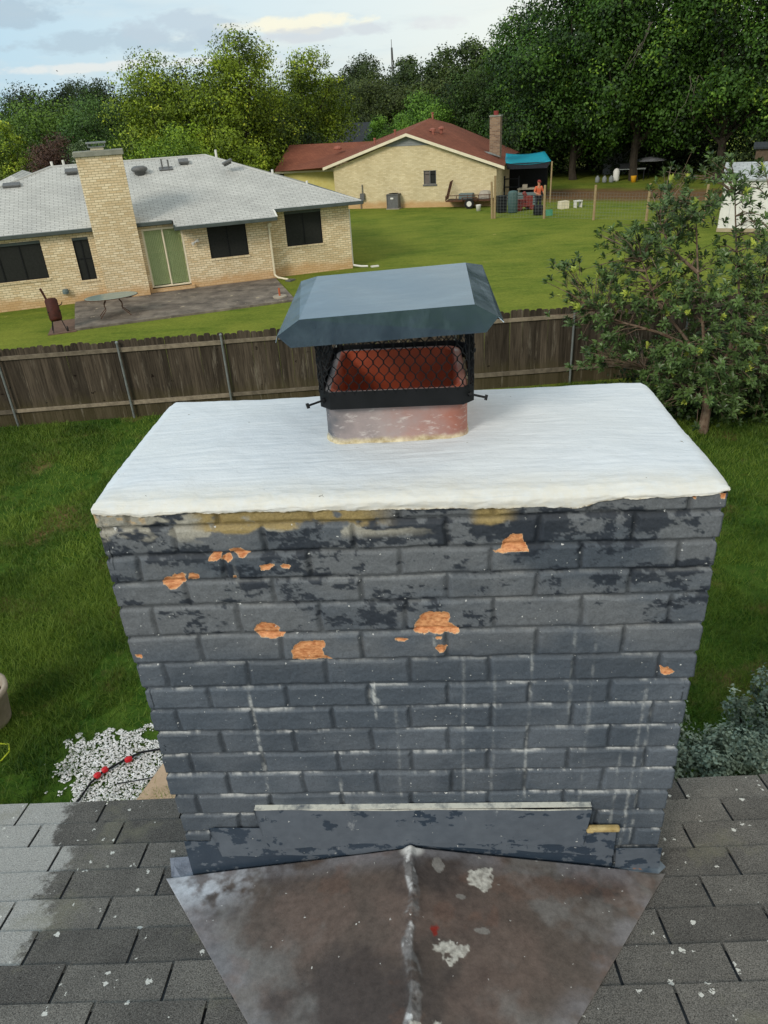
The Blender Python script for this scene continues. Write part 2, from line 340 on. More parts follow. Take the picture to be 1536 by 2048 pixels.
# real blades over the near yard and a thin cover beyond the fence
def grass_blades():
    rg = np.random.default_rng(11); P = []
    def area(n, x0, x1, y0, y1, hh, ww):
        x = rg.uniform(x0, x1, n); y = rg.uniform(y0, y1, n)
        k = (y < fence_y(x)-.05)
        # frustum wedges only
        bare = fbm(x*.75, y*.75, 5, 4) > .57
        k &= ~(bare & (rg.uniform(0, 1, n) < .75))
        grav = ((x+3.02)/.72)**2+((y-5.42)/.66)**2 < 1+.5*(fbm(x*3, y*3, 9)-.5)
        k &= ~(grav & (rg.uniform(0, 1, n) < .55+.4*(fbm(x*4, y*4, 8) > .45)))
        hs = hh*(.6+.8*fbm(x*1.3, y*1.3, 3))*rg.uniform(.6, 1.3, n)
        P.append(np.stack([x, y, hs, np.full(n, ww)], 1)[k])
    area(130000, -9.5, -2.0, 4.6, 9.5, .085, .009)
    area(90000, -13, -3.0, 9.5, 16.2, .09, .015)
    area(46000, 2.0, 6.0, 4.4, 9.5, .08, .009)
    area(46000, 3.0, 10.0, 9.5, 16.4, .09, .015)
    P = np.concatenate(P); n = len(P)
    a = rg.uniform(0, 2*np.pi, n); dx, dy = np.cos(a), np.sin(a); lean = rg.normal(0, .55, (n, 2))*P[:, 2:3]
    V = np.zeros((n, 3, 3)); V[:, 0, 0] = P[:, 0]-dx*P[:, 3]/2; V[:, 0, 1] = P[:, 1]-dy*P[:, 3]/2
    V[:, 1, 0] = P[:, 0]+dx*P[:, 3]/2; V[:, 1, 1] = P[:, 1]+dy*P[:, 3]/2
    V[:, 2, 0] = P[:, 0]+lean[:, 0]; V[:, 2, 1] = P[:, 1]+lean[:, 1]; V[:, 2, 2] = P[:, 2]
    ti = np.clip(.55*rg.uniform(0, 1, n)+1.3*(fbm(P[:, 0]*.8, P[:, 1]*.8, 21, 5)-.32), 0, 1)
    o = npmesh('grass', V.reshape(-1, 3), np.arange(3*n).reshape(-1, 3), leafmat('grass_blades', S(32, 68, 14), S(122, 144, 54), trans=.3), fattr={'tint': np.repeat(ti, 3)})
    tag(o, 'tufty green grass of the near back yard', 'grass', kind='stuff')
grass_blades()

# ================================================================ NEAR HOUSE with the chimney
HA = R(-3.696); HL = (-.7513, 1.6473, 0); ZT = 5.127; WC, DC = 1.60, .744
house = thing('house', 'dark shingle roofed house in the foreground with grey painted brick chimney and metal cricket', 'house', HL, HA)
Z0 = ZT-1.482; SL = R(14); ROT = .035
rex = np.array([math.cos(ROT), math.sin(ROT), 0]); rdn = np.array([-math.sin(ROT)*math.cos(SL), math.cos(ROT)*math.cos(SL), -math.sin(SL)])
rnm = np.cross(rex, rdn)
def rp(u, t, h=0): return np.array([0, 0, Z0])+rex*u+rdn*t+rnm*h
def roofz(u, v):
    n = rnm; return Z0-(n[0]*u+n[1]*v)/n[2]
def shingle_material():
    t = NT('charcoal_shingles'); at = t.attr('tint')
    g1 = t.noise(260, 3, .7); g2 = t.noise(7, 5, .65)
    c = t.ramp(g1, .30, .72, S(46, 45, 44), S(146, 143, 138))
    c = t.mix(1, c, t.ramp(at, 0, 1, (.62, .62, .63, 1), (1.12, 1.12, 1.11, 1)), 'MULTIPLY')
    c = t.mix(.6, c, t.ramp(g2, .3, .7, (.72, .72, .72, 1), (1.28, 1.27, 1.24, 1)), 'MULTIPLY')
    # lichen-grey, bleached patch at the far left
    sp = t.n('ShaderNodeSeparateXYZ'); t.l(t.obj, sp.inputs[0])
    k = t.math('SUBTRACT', t.math('ADD', t.math('MULTIPLY', t.noise(7, 6, .75), .42), t.math('MULTIPLY', at, .10)), t.math('ADD', sp.outputs[0], t.math('MULTIPLY', sp.outputs[1], .22)))
    f = t.math('MULTIPLY', t.ramp(k, .78, .82, (0, 0, 0, 1), (.85, .85, .85, 1)), t.math('GREATER_THAN', sp.outputs[1], -.36))
    c = t.mix(f, c, t.ramp(g1, .25, .75, S(112, 112, 110), S(208, 207, 203)))
    st = t.ramp(t.noise(3.2, 5, .7), .58, .70, (0, 0, 0, 1), (.45, .45, .45, 1))
    c = t.mix(st, c, S(128, 126, 108))
    c = t.mix(t.specks(30, .30, .24), c, S(210, 210, 204)); c = t.mix(t.specks(13, .13, .22), c, S(176, 176, 168)); c = t.mix(t.ramp(t.noise(90, 4, .8), .63, .70, (0, 0, 0, 1), (.5, .5, .5, 1)), c, S(170, 168, 158))
    t.bump(g1, .8, .004); return t.done(c, .95, 0, .2)
def build_roof():
    rg = random.Random(5); V = []; F = []; T = []
    offs = [-.482, -.362, -.225, -.119, .068, .212, .361, .50]
    while len(offs) < 24: offs.append(offs[-1]+.14)
    for j, of in enumerate(offs):
        tb = .431-.1325*j; tt = tb-.155
        k0 = int(math.floor((-3.6-of)/.3335)); u = k0*.3335+of
        while u < 4.6:
            a, b = u+.0048, u+.3335-.0048
            jz = rg.uniform(-.0012, .0015); jt = rg.uniform(-.003, .003); tn = rg.random()
            n = 4; base = len(V)
            for h in (0, 1):
                for i in range(n+1):
                    uu = a+(b-a)*i/n; wob = rg.uniform(-.0012, .0012)
                    V.append(rp(uu, tb+jt+wob, .0105+jz if h else .0052+jz)); V.append(rp(uu, tt, .0028 if h else .0005))
                    T += [tn, tn]
            m = (n+1)*2
            for i in range(n):
                p = base+m+i*2; q = base+i*2
                F.append((p, p+2, p+3, p+1)); F.append((q, p, p+2, q+2) if False else (q, q+2, p+2, p))
            F.append((base, base+m, base+m+1, base+1)); q = base+n*2; F.append((q, q+1, q+m+1, q+m))
            u += .3335
    # faces must look up
    V = np.array(V); F = np.array(F)
    top = npmesh('roof', V, F, shingle_material(), house, fattr={'tint': T})
    tag(top, 'charcoal three tab shingles with dark slots and white paint specks')
    d = MB()                                         # deck and the slope behind the ridge
    pts = [rp(-3.6, .42, 0), rp(4.6, .42, 0), rp(4.6, -2.9, 0), rp(-3.6, -2.9, 0)]
    # opening for the stack is simply inside the brickwork
    d.slab([tuple(p) for p in pts], .03)
    r = [rp(-3.6, -2.9, 0), rp(4.6, -2.9, 0)]; b = [(p[0], p[1]-4.5, p[2]-1.15) for p in r]
    d.slab([tuple(r[0]), tuple(r[1]), b[1], b[0]], .03)
    d.build('roof_deck', M['roofdark'], house)
    f = MB(); p0, p1 = rp(-3.6, .425, -.02), rp(4.6, .425, -.02)
    for q0, q1 in ((-3.6, -.012), (1.612, 4.6)):
        a_, b_ = rp(q0, .425, 0), rp(q1, .425, 0); f.box(((a_[0]+b_[0])/2, (a_[1]+b_[1])/2-.012, (a_[2]+b_[2])/2-.105), (q1-q0, .02, .14), ROT)
    f.build('fascia', M['greytrim'], house)
    wl = MB(); wl.bx(-3.3, 4.3, -7.0, .02, 0, Z0-.02+.0); 
    wl = MB(); wl.bx(-3.3, -.02, -.02, .06, 0, Z0-.1); wl.bx(1.62, 4.3, -.02, .06, 0, Z0-.1); wl.bx(-3.3, -3.2, -6.6, -.03, 0, Z0-.1); wl.bx(4.2, 4.3, -6.6, -.03, 0, Z0-.1)
    wl.build('brick_wall', M['brickfar'], house)
build_roof()

# ---- brick stack
CB = [0.02, -.040, -.116, -.191, -.263, -.353, -.440, -.523, -.600, -.681, -.765, -.843, -.931, -1.012]
CB = [c*1.143 for c in CB]
CB[0] = .03
while CB[-1] > -5.2: CB.append(CB[-1]-.0915)
CB = np.array(CB)                                # mortar centre lines, z below the crown edge
CHIPS = [
[(0.14, -0.212), (0.152, -0.202), (0.172, -0.198), (0.182, -0.187), (0.191, -0.19), (0.203, -0.186), (0.21, -0.193), (0.203, -0.216), (0.189, -0.226), (0.178, -0.238), (0.158, -0.241), (0.15, -0.232), (0.141, -0.225)],
[(0.221, -0.19), (0.234, -0.186), (0.245, -0.192), (0.24, -0.209), (0.226, -0.214), (0.218, -0.203)],
[(0.28, -0.151), (0.288, -0.136), (0.301, -0.125), (0.315, -0.128), (0.315, -0.143), (0.302, -0.151)],
[(0.315, -0.15), (0.321, -0.14), (0.336, -0.133), (0.344, -0.144), (0.335, -0.156), (0.324, -0.157)],
[(0.341, -0.115), (0.353, -0.112), (0.37, -0.111), (0.383, -0.12), (0.396, -0.13), (0.385, -0.139), (0.368, -0.143), (0.355, -0.136), (0.349, -0.125)],
[(0.414, -0.171), (0.434, -0.167), (0.457, -0.167), (0.447, -0.177), (0.426, -0.185), (0.416, -0.18)],
[(0.47, -0.17), (0.49, -0.167), (0.499, -0.173), (0.491, -0.18), (0.475, -0.178)],
[(0.369, -0.385), (0.377, -0.37), (0.392, -0.358), (0.413, -0.363), (0.428, -0.365), (0.44, -0.376), (0.434, -0.388), (0.439, -0.398), (0.452, -0.402), (0.443, -0.418), (0.412, -0.417), (0.383, -0.413), (0.37, -0.4)],
[(0.464, -0.462), (0.477, -0.444), (0.494, -0.429), (0.523, -0.426), (0.559, -0.426), (0.564, -0.439), (0.553, -0.461), (0.56, -0.477), (0.577, -0.489), (0.583, -0.5), (0.54, -0.501), (0.485, -0.502), (0.468, -0.489)],
[(0.338, -0.199), (0.348, -0.198), (0.347, -0.211), (0.338, -0.213)],
[(0.01, -0.465), (0.025, -0.469), (0.026, -0.48), (0.013, -0.478)],
[(0.76, -0.426), (0.782, -0.424), (0.797, -0.431), (0.787, -0.438), (0.764, -0.436)],
[(1.028, -0.151), (1.053, -0.139), (1.051, -0.12), (1.063, -0.109), (1.079, -0.098), (1.1, -0.1), (1.104, -0.117), (1.116, -0.136), (1.122, -0.149), (1.081, -0.151)],
[(0.814, -0.408), (0.82, -0.377), (0.835, -0.352), (0.859, -0.338), (0.909, -0.34), (0.917, -0.358), (0.911, -0.372), (0.932, -0.392), (0.942, -0.414), (0.875, -0.413)],
[(0.871, -0.462), (0.886, -0.453), (0.905, -0.462), (0.898, -0.479), (0.883, -0.482)],
[(1.506, -0.554), (1.52, -0.549), (1.546, -0.563), (1.532, -0.576), (1.512, -0.578)],
[(0.874, -0.425), (0.889, -0.424), (0.89, -0.434), (0.878, -0.433)],
[(1.504, 0.005), (1.523, 0.002), (1.52, -0.013), (1.511, -0.011)],
[(1.579, 0.002), (1.602, 0.002), (1.607, -0.013), (1.586, -0.009)]]
def brick_field(s, z):
    """distance to mortar, course index, brick id"""
    wz = z+.0050*(fbm(s*7, z*7, 31, 4)-.5)*2; ws = s+.006*(fbm(s*14, z*14, 37, 3)-.5)*2
    ci = np.clip(np.searchsorted(-CB, -wz)-1, 0, len(CB)-2)
    dz = np.minimum(CB[ci]-wz, wz-CB[ci+1])
    odd = (ci % 2 == 1)          # CB has one extra line in front of the measured list
    ph = np.where(odd, .119+.083-.083, .083)+0*s
    ph = np.where(ci % 2 == 1, .20, .083)+.012*(h2(ci.astype(float), ci*0., 3)-.5)
    k = np.floor((ws-ph)/.2372); j0 = ph+k*.2372+.014*(h2(ci.astype(float), k, 7)-.5); j1 = ph+(k+1)*.2372+.014*(h2(ci.astype(float), k+1, 7)-.5)
    ds = np.minimum(np.abs(ws-j0), np.abs(j1-ws))
    return dz, ds, CB[ci]-wz, ci, k
def build_stack():
    # ring columns
    fs = np.linspace(0, WC, 401)[:-1]; n1 = 93; n2 = 110
    cols = []
    for s in fs: cols.append((s, 0., 0., -1., s, 1))
    for i in range(n1): v = DC*i/n1; cols.append((WC, v, 1., 0., WC+v, 0))
    for i in range(n2): u = WC*(1-i/n2); cols.append((u, DC, 0., 1., WC+DC+WC-u, 0))
    for i in range(n1): v = DC*(1-i/n1); cols.append((0, v, -1., 0., 2*WC+DC+DC-v, 0))
    cols = np.array(cols)
    cols[0, 2] = -.7; cols[0, 3] = -.7; cols[400, 2] = .7; cols[400, 3] = -.7
    z = np.concatenate([np.arange(.002, -1.62, -.004), np.arange(-1.63, -ZT-.02, -.03)])
    Sg, Zg = np.meshgrid(cols[:, 4], z); nC = len(cols); nZ = len(z)
    # corbel irregularity per brick: each brick sits a little in or out
    dz, ds, dtop, ci, kk = brick_field(Sg, Zg)
    d = np.minimum(dz, ds)
    prof = sm(.003, .0115, d)
    hb = (h2(ci.astype(float), kk, 71)-.5)*.006
    rough = (fbm(Sg*120, Zg*120, 5, 3)-.5)*.0022+(fbm(Sg*22, Zg*22, 6, 3)-.5)*.003
    H = -.0090*(1-prof)+prof*hb+rough*1.35
    # bricks in the top courses creep outward (corner overhang of the old coating)
    X = cols[None, :, 0]+cols[None, :, 2]*H; Y = cols[None, :, 1]+cols[None, :, 3]*H
    # silhouette at the front corners wanders brick by brick
    edge = (h2(ci.astype(float), np.zeros_like(ci)+3., 9)-.5)*.012
    X = X+np.where(cols[None, :, 0] < .02, 1, 0)*edge-np.where(cols[None, :, 0] > WC-.02, 1, 0)*edge*.8
    V = np.stack([X, Y, ZT+Zg], -1).reshape(-1, 3)
    ii, jj = np.meshgrid(np.arange(nZ-1), np.arange(nC), indexing='ij'); j2 = (jj+1) % nC
    F = np.stack([ii*nC+jj, (ii+1)*nC+jj, (ii+1)*nC+j2, ii*nC+j2], -1).reshape(-1, 4)
    # ---- paint
    u, zz = Sg, Zg
    slate = np.array(S(71, 79, 88)[:3]); slate2 = np.array(S(85, 92, 100)[:3]); grey = np.array(S(102, 106, 110)[:3]); dark = np.array(S(36, 43, 53)[:3])
    col = slate+(slate2-slate)*sm(.35, .65, fbm(u*5, zz*7, 41, 4))[..., None]
    bt = (h2(ci.astype(float), kk, 55)-.5)*.22
    col = col*(1+bt[..., None])
    top = sm(-.56, -.38, zz+.10*(fbm(u*4, zz*4, 43)-.5)*2)
    gm = top*sm(.36, .66, fbm(u*3.2, zz*6, 47, 5)+.10)
    col = col+(grey*(1+.25*(fbm(u*60, zz*60, 4, 3)[..., None]-.5))-col)*gm[..., None]
    # dark unfaded patches, course by course
    cw = np.zeros(len(CB)); cw[:8] = [.40, .58, .40, .32, .22, .05, 0, 0]
    th = cw[ci]
    pn = fbm(u*8+3, zz*14, 53, 6, .74)
    pm = sm(.006, -.006, (pn-(.34+.25*th))*.35)*(th > .05)
    band = sm(.02, 0, np.abs(zz+.225)-.02)
    pm = pm*sm(-.62, -.5, zz)
    col = col+(dark-col)*(pm*.88)[..., None]
    # cream mastic and whitewash under the crown
    low = -.045-.02*fbm(u*8, u*0, 61, 3)
    cm = sm(.004, -.004, low-zz+.018*(fbm(u*16, zz*30, 63, 4)-.5)*2)
    left = sm(.24, .30, u)*sm(.80, .68, u); right = sm(.96, 1.0, u)*sm(1.10, 1.04, u)
    cm1 = cm*np.clip(left+right, 0, 1)*sm(.30, .45, fbm(u*30, zz*40, 66, 3)+.1)
    ww = sm(.50, .56, fbm(u*12, zz*24, 67, 4))*sm(-.10, -.07, zz)*sm(.95, .75, u)
    col = col+(np.array(S(172, 168, 154)[:3])-col)*(ww*.75)[..., None]
    col = col+(np.array(S(150, 132, 88)[:3])-col)*(cm1)[..., None]
    crk = sm(.55, .6, fbm(u*60, zz*60, 69, 2))*sm(.17, .11, u)*sm(-.035, -.025, zz)
    col = col+(np.array(S(186, 158, 116)[:3])-col)*(crk*.8)[..., None]
    # mortar a touch darker; white wash caught on the upper arris of each brick lower down
    col = col*(1-.36*(1-sm(.0015, .0065, d)))[..., None]
    lowz = sm(-.40, -.70, zz)
    arr = sm(.0085, .0055, dtop)*sm(.001, .0025, dtop)*sm(.46, .66, fbm(u*17, ci*7.3, 73, 5, .7))*(ds > .004)
    col = col+(np.array(S(196, 198, 196)[:3])-col)*(arr*(.15+.5*lowz)*(ci > 2))[..., None]
    # vertical milky runs
    runs = np.zeros_like(u)
    for (ru, z1, z2, s_) in [(.318, -.60, -1.05, .8), (.69, -.59, -.72, 1.), (.345, -.13, -.24, .9), (1.144, -.45, -1.10, .55), (1.26, -.42, -.75, .35), (.87, -.36, -.5, .5), (1.475, -.62, -1.35, .6), (1.50, -.70, -1.30, .5), (1.43, -.9, -1.3, .4), (.95, -.5, -1.1, .25), (1.04, -.55, -1.1, .3), (.56, -1.0, -1.14, .6), (1.32, -.4, -1.1, .25), (.75, -.7, -1.1, .25)]:
        cx = ru+.006*(vn(zz*9, zz*0+ru*50, 3)-.5); wd = .0035+.005*vn(zz*14, zz*0+ru*30, 4)
        wd = wd*.75; m = sm(wd+.003, wd*.3, np.abs(u-cx))*sm(z2-.03, z2+.03, zz)*sm(z1+.02, z1-.02, zz)*(.10+.9*sm(.42, .68, fbm(u*60, zz*34, 77, 4, .7)))
        runs = np.maximum(runs, m*s_)
    bl = sm(.026, .0, np.hypot((u-.69)/1.0, (zz+.645)/1.8))*sm(.35, .6, fbm(u*70, zz*50, 78, 3)); runs = np.maximum(runs, bl)
    col = col+(np.array(S(205, 208, 205)[:3])-col)*(np.clip(runs, 0, 1)*.6)[..., None]
    # lower courses have a bluish milky wash
    col = col*(1+.10*lowz[..., None])
    back = cols[None, :, 5] == 0
    col = np.where(back[..., None], slate*(1+bt[..., None]), col)
    # chipped faces
    wu = u+.006*(fbm(u*70, zz*70, 81, 4, .7)-.5)*2; wz = zz+.006*(fbm(u*70, zz*70, 82, 4, .7)-.5)*2
    chip = np.full(u.shape, -.02)
    for p in CHIPS:
        pa = np.array(p); x0, y0 = pa.min(0)-.02; x1, y1 = pa.max(0)+.02
        m = (u > x0) & (u < x1) & (zz > y0) & (zz < y1) & (~back)
        if m.any(): chip[m] = np.maximum(chip[m], np.maximum(polysd(wu[m], wz[m], p), -.02))
    V3 = V.reshape(nZ, nC, 3); V3[..., 1] += sm(-.0005, .004, chip)*.0045+(chip > 0)*(fbm(u*140, zz*140, 83, 2)-.5)*.004
    t = NT('painted_brick'); c = t.attr('paint', True)
    c = t.mix(.7, c, t.ramp(t.noise(190, 4, .75), .28, .74, (.6, .6, .61, 1), (1.42, 1.42, 1.42, 1)), 'MULTIPLY')
    ck = t.math('ADD', t.attr('chip'), t.math('MULTIPLY', t.math('SUBTRACT', t.noise(190, 3, .7), .5), .006))
    cf = t.math('GREATER_THAN', ck, 0); halo = t.math('GREATER_THAN', ck, -.0011)
    c = t.mix(halo, c, S(206, 176, 140))
    c = t.mix(cf, c, t.ramp(t.noise(95, 4, .7, t.map((.6, 1, 1.6))), .3, .72, S(164, 92, 50), S(238, 178, 126)))
    c = t.mix(t.specks(34, .15, .22), c, S(212, 214, 212)); c = t.mix(t.specks(85, .24, .09), c, S(200, 202, 200))
    r_ = t.ramp(t.noise(12, 3), .3, .7, (.40, .40, .40, 1), (.62, .62, .62, 1))
    t.bump(t.noise(230, 4, .75), .7, .003)
    st = npmesh('chimney', V3.reshape(-1, 3), F, t.done(c, r_, 0, .35), house, smooth=True, cattr={'paint': col.reshape(-1, 3)}, fattr={'chip': chip.ravel()})
    tag(st, 'slate grey painted brick chimney stack with orange chips where the paint has come off')
    return st
stack = build_stack()

# ---- mortar crown, brushed white
def build_crown():
    nu, nv = 300, 170
    a = np.linspace(-1, 1, nu); b = np.linspace(-1, 1, nv); A_, B_ = np.meshgrid(a, b)
    # superellipse style remap to rounded rectangle
    hx, hy = WC/2+.008, DC/2+.008
    # perimeter rolloff : last 12% of the parameter is the vertical lip
    def split(p):
        s = np.sign(p); q = np.abs(p); top = np.clip(q/.93, 0, 1); lip = np.clip((q-.93)/.07, 0, 1); return s*top, lip
    sa, la = split(A_); sb, lb = split(B_)
    lip = np.maximum(la, lb)
    x = sa*hx; y = sb*hy
    # rounded plan corners
    rc = .085; cx = np.clip(np.abs(x), 0, hx-rc); cy = np.clip(np.abs(y), 0, hy-rc)
    dx = np.abs(x)-cx; dy = np.abs(y)-cy; L = np.hypot(dx, dy)+1e-9; mxl = np.maximum(dx, dy); sc = np.where(L > 1e-6, mxl/L, 1)
    frontc = np.where(y < 0, .35, 1.0)            # front corners stay sharper
    sc = 1-(1-sc)*frontc
    x = np.sign(x)*(cx+dx*sc); y = np.sign(y)*(cy+dy*sc)
    de = np.minimum(hx-np.abs(x), hy-np.abs(y))   # distance to the edge
    uu = x+WC/2; vv = y+DC/2
    fr_ = sm(.16, 0, np.abs(y+hy)); zt = .030+.018*sm(0, .30, de)-.010*(1-sm(0, .035, de))-.006*(1-sm(0, .012, de))-.005*fr_
    zt = zt+.006*(fbm(uu*5, vv*5, 90, 4)-.5)*2
    st = (fbm(uu*5+.3*np.sin(vv*9), vv*90, 91, 4)-.5)*.0030+(fbm(uu*16, vv*40, 92, 3)-.5)*.0022
    ed = sm(.09, 0, np.abs(y+hy)); st = st+ed*(fbm(uu*30, vv*60, 95, 5, .7)-.5)*.009
    zt = zt+st
    drop = np.interp(uu[0], [0, .1, .3, .5, .8, 1.0, 1.22, 1.30, 1.6], [.004, .006, .002, .004, .012, .012, .024, .006, -.006])[None, :]
    drop = np.where(y < 0, drop, .02)+.009*(fbm(uu*20, vv*0+lip*.1, 97, 5, .7)-.5)*2
    z = zt-lip*(drop+zt)*.98
    bul = .001*np.sin(lip*math.pi)+.006*(fbm(uu*30, lip*3+vv*8, 98, 4)-.5)*(lip > 0)
    x = x+np.sign(x)*bul*(la >= lb); y = y+np.sign(y)*bul*(lb >= la)*(lip > 0)
    wav = .006*(fbm(uu*7, vv*7, 99, 3)-.5)*2*sm(.02, 0, de); x = x+wav*(np.abs(sa) > .98); y = y+wav*.6*(np.abs(sb) > .98)
    V = np.stack([x+WC/2, y+DC/2, ZT+z], -1).reshape(-1, 3)
    ii, jj = np.meshgrid(np.arange(nv-1), np.arange(nu-1), indexing='ij')
    F = np.stack([ii*nu+jj, ii*nu+jj+1, (ii+1)*nu+jj+1, (ii+1)*nu+jj], -1).reshape(-1, 4)
    t = NT('white_crown_coating')
    str_ = t.noise(1.0, 6, .7, t.map((7, 70, 20), rot=(0, 0, .05))); big = t.noise(3, 4, .6)
    c = t.ramp(str_, .25, .75, S(192, 199, 206), S(220, 225, 230))
    c = t.mix(t.ramp(big, .35, .7, (0, 0, 0, 1), (.5, .5, .5, 1)), c, S(208, 212, 214))
    f = t.math('MULTIPLY', t.attr('lip'), t.ramp(t.noise(22, 5, .7), .1, .6))
    c = t.mix(f, c, S(214, 200, 166))
    f2 = t.math('MULTIPLY', t.ramp(t.attr('lip'), .52, .66), t.ramp(t.noise(50, 4, .7), .50, .60)); c = t.mix(f2, c, S(140, 120, 84))
    c = t.mix(t.specks(26, .12, .10), c, S(140, 138, 130)); c = t.mix(t.ramp(t.noise(1, 6, .8, t.map((3, 60, 9), (4, 2, 0), rot=(0, 0, -.12))), .60, .75, (0, 0, 0, 1), (.6, .6, .6, 1)), c, S(176, 184, 190)); c = t.mix(t.ramp(t.noise(13, 6, .8), .66, .72, (0, 0, 0, 1), (.5, .5, .5, 1)), c, S(186, 184, 176))
    t.bump(t.math('ADD', str_, t.math('MULTIPLY', t.noise(60, 5, .75), .9)), .6, .004)
    lipa = np.clip(np.where(y < 0, np.maximum(lip*.55+.1*(lip > 0), sm(.14, .0, np.abs(y+hy))*.42), 0), 0, 1)
    o = npmesh('crown', V, F, t.done(c, .62, 0, .35), stack, smooth=True, fattr={'lip': lipa.ravel()})
    tag(o, 'white brushed mortar crown with a ragged cream front lip')
build_crown()

# ---- flue liner
FU0, FU1, FV0, FV1, FZ = .585, .985, .285, .70, .195
def rrect(u0, u1, v0, v1, r, n=6):
    P = []
    for cx, cy, a0 in ((u1-r, v0+r, -90), (u1-r, v1-r, 0), (u0+r, v1-r, 90), (u0+r, v0+r, 180)):
        for i in range(n+1): a = R(a0+90*i/n); P.append((cx+r*math.cos(a), cy+r*math.sin(a)))
    return P
def flue():
    m = MB(); rings = []
    outer = lambda g, z: [(x, y, ZT+z) for x, y in rrect(FU0-g, FU1+g, FV0-g, FV1+g, .055+g)]
    th = .026
    inner = lambda g, z: [(x, y, ZT+z) for x, y in rrect(FU0+th+g, FU1-th-g, FV0+th+g, FV1-th-g, .04)]
    rings = [outer(.016, .02), outer(.006, .046), outer(.001, .056)]+[outer(0, z) for z in (.08, .11, .14, .17)]+[outer(0, FZ-.004), outer(-.004, FZ), inner(-.004, FZ), inner(0, FZ-.004), inner(0, .1), inner(.0, -.2), inner(0, -.6)]
    n = len(rings[0])
    for q in rings: m.v += q; m.c += [.5]*n
    for i in range(len(rings)-1):
        for k in range(n): m.f.append((i*n+k, i*n+(k+1) % n, (i+1)*n+(k+1) % n, (i+1)*n+k))
    m.f.append(tuple((len(rings)-1)*n+k for k in range(n)))
    t = NT('terracotta_flue'); sp = t.n('ShaderNodeSeparateXYZ'); t.l(t.obj, sp.inputs[0])
    big = t.noise(7, 5, .6); c = t.ramp(big, .3, .7, S(140, 88, 76), S(172, 116, 100))
    # soot grey coat over the left of the outside, bare clay to the right
    inside = t.math('MULTIPLY', t.math('MULTIPLY', t.math('GREATER_THAN', sp.outputs[0], FU0+.02), t.math('LESS_THAN', sp.outputs[0], FU1-.02)), t.math('MULTIPLY', t.math('GREATER_THAN', sp.outputs[1], FV0+.02), t.math('LESS_THAN', sp.outputs[1], FV1-.02)))
    g_ = t.math('ADD', t.math('MULTIPLY', sp.outputs[0], 2.2), t.math('MULTIPLY', t.noise(9, 4, .6), .9))
    cov = t.ramp(t.math('SUBTRACT', g_, 1.6), .55, 1.05, (1, 1, 1, 1), (0, 0, 0, 1))
    coat = t.ramp(t.math('SUBTRACT', g_, 1.6), .05, .5, S(78, 82, 88), S(158, 144, 142))
    c2 = t.mix(cov, c, coat)
    c2 = t.mix(t.ramp(t.noise(1, 5, .75, t.map((18, 18, 60), rot=(.3, .5, 0))), .55, .70, (0, 0, 0, 1), (.75, .75, .75, 1)), c2, S(208, 200, 196))
    foot = t.math('ADD', sp.outputs[2], t.math('MULTIPLY', t.noise(16, 5, .75), -.040))
    c2 = t.mix(t.ramp(t.math('SUBTRACT', foot, ZT-.0), .030, .046, (1, 1, 1, 1), (0, 0, 0, 1)), c2, t.ramp(t.noise(30, 4, .7), .35, .62, S(150, 132, 92), S(216, 204, 172)))
    inn = t.mix(1, t.ramp(t.noise(5, 4), .3, .7, S(150, 62, 34), S(176, 80, 46)), t.ramp(t.noise(18, 4), .3, .7, (.9, .9, .9, 1), (1.1, 1.1, 1.1, 1)), 'MULTIPLY')
    c = t.mix(inside, c2, inn)
    t.bump(t.noise(60, 4, .7), .3, .004)
    o = m.build('flue_liner', t.done(c, .6, 0, .4), stack, smooth=False)
    for p in o.data.polygons: p.use_smooth = True
    md = o.modifiers.new('edge', 'EDGE_SPLIT'); md.split_angle = R(50)
    tag(o, 'terracotta clay flue tile, sooty grey on its left and bare red clay on its right')
flue()

# ---- metal flashings on the face
def slate_sheet(name, seedloc=(0, 0, 0), th=.55):
    t = NT(name); f = t.noise(9, 5, .65, t.map((1, 1, 1.5), seedloc))
    k = t.ramp(t.math('ADD', f, t.math('MULTIPLY', t.noise(40, 3), .06)), th, th+.012)
    c = t.mix(k, t.mix(t.noise(30, 4), S(98, 106, 116), S(76, 84, 94)), S(48, 60, 74))
    wh = t.ramp(t.noise(1, 5, .8, t.map((14, 8, 5), rot=(0, 0, .4))), .63, .70, (0, 0, 0, 1), (.5, .5, .5, 1))
    c = t.mix(wh, c, S(170, 174, 176))
    up = t.attr('tint'); c = t.mix(t.math('MULTIPLY', t.math('GREATER_THAN', up, .9), t.ramp(t.noise(25, 4, .7), .25, .55)), c, S(206, 206, 196))
    c = t.mix(t.specks(36, .12, .16), c, S(206, 208, 206))
    t.bump(t.noise(16, 3, .6), .35, .006)
    return t.done(c, .42, 0, .5)
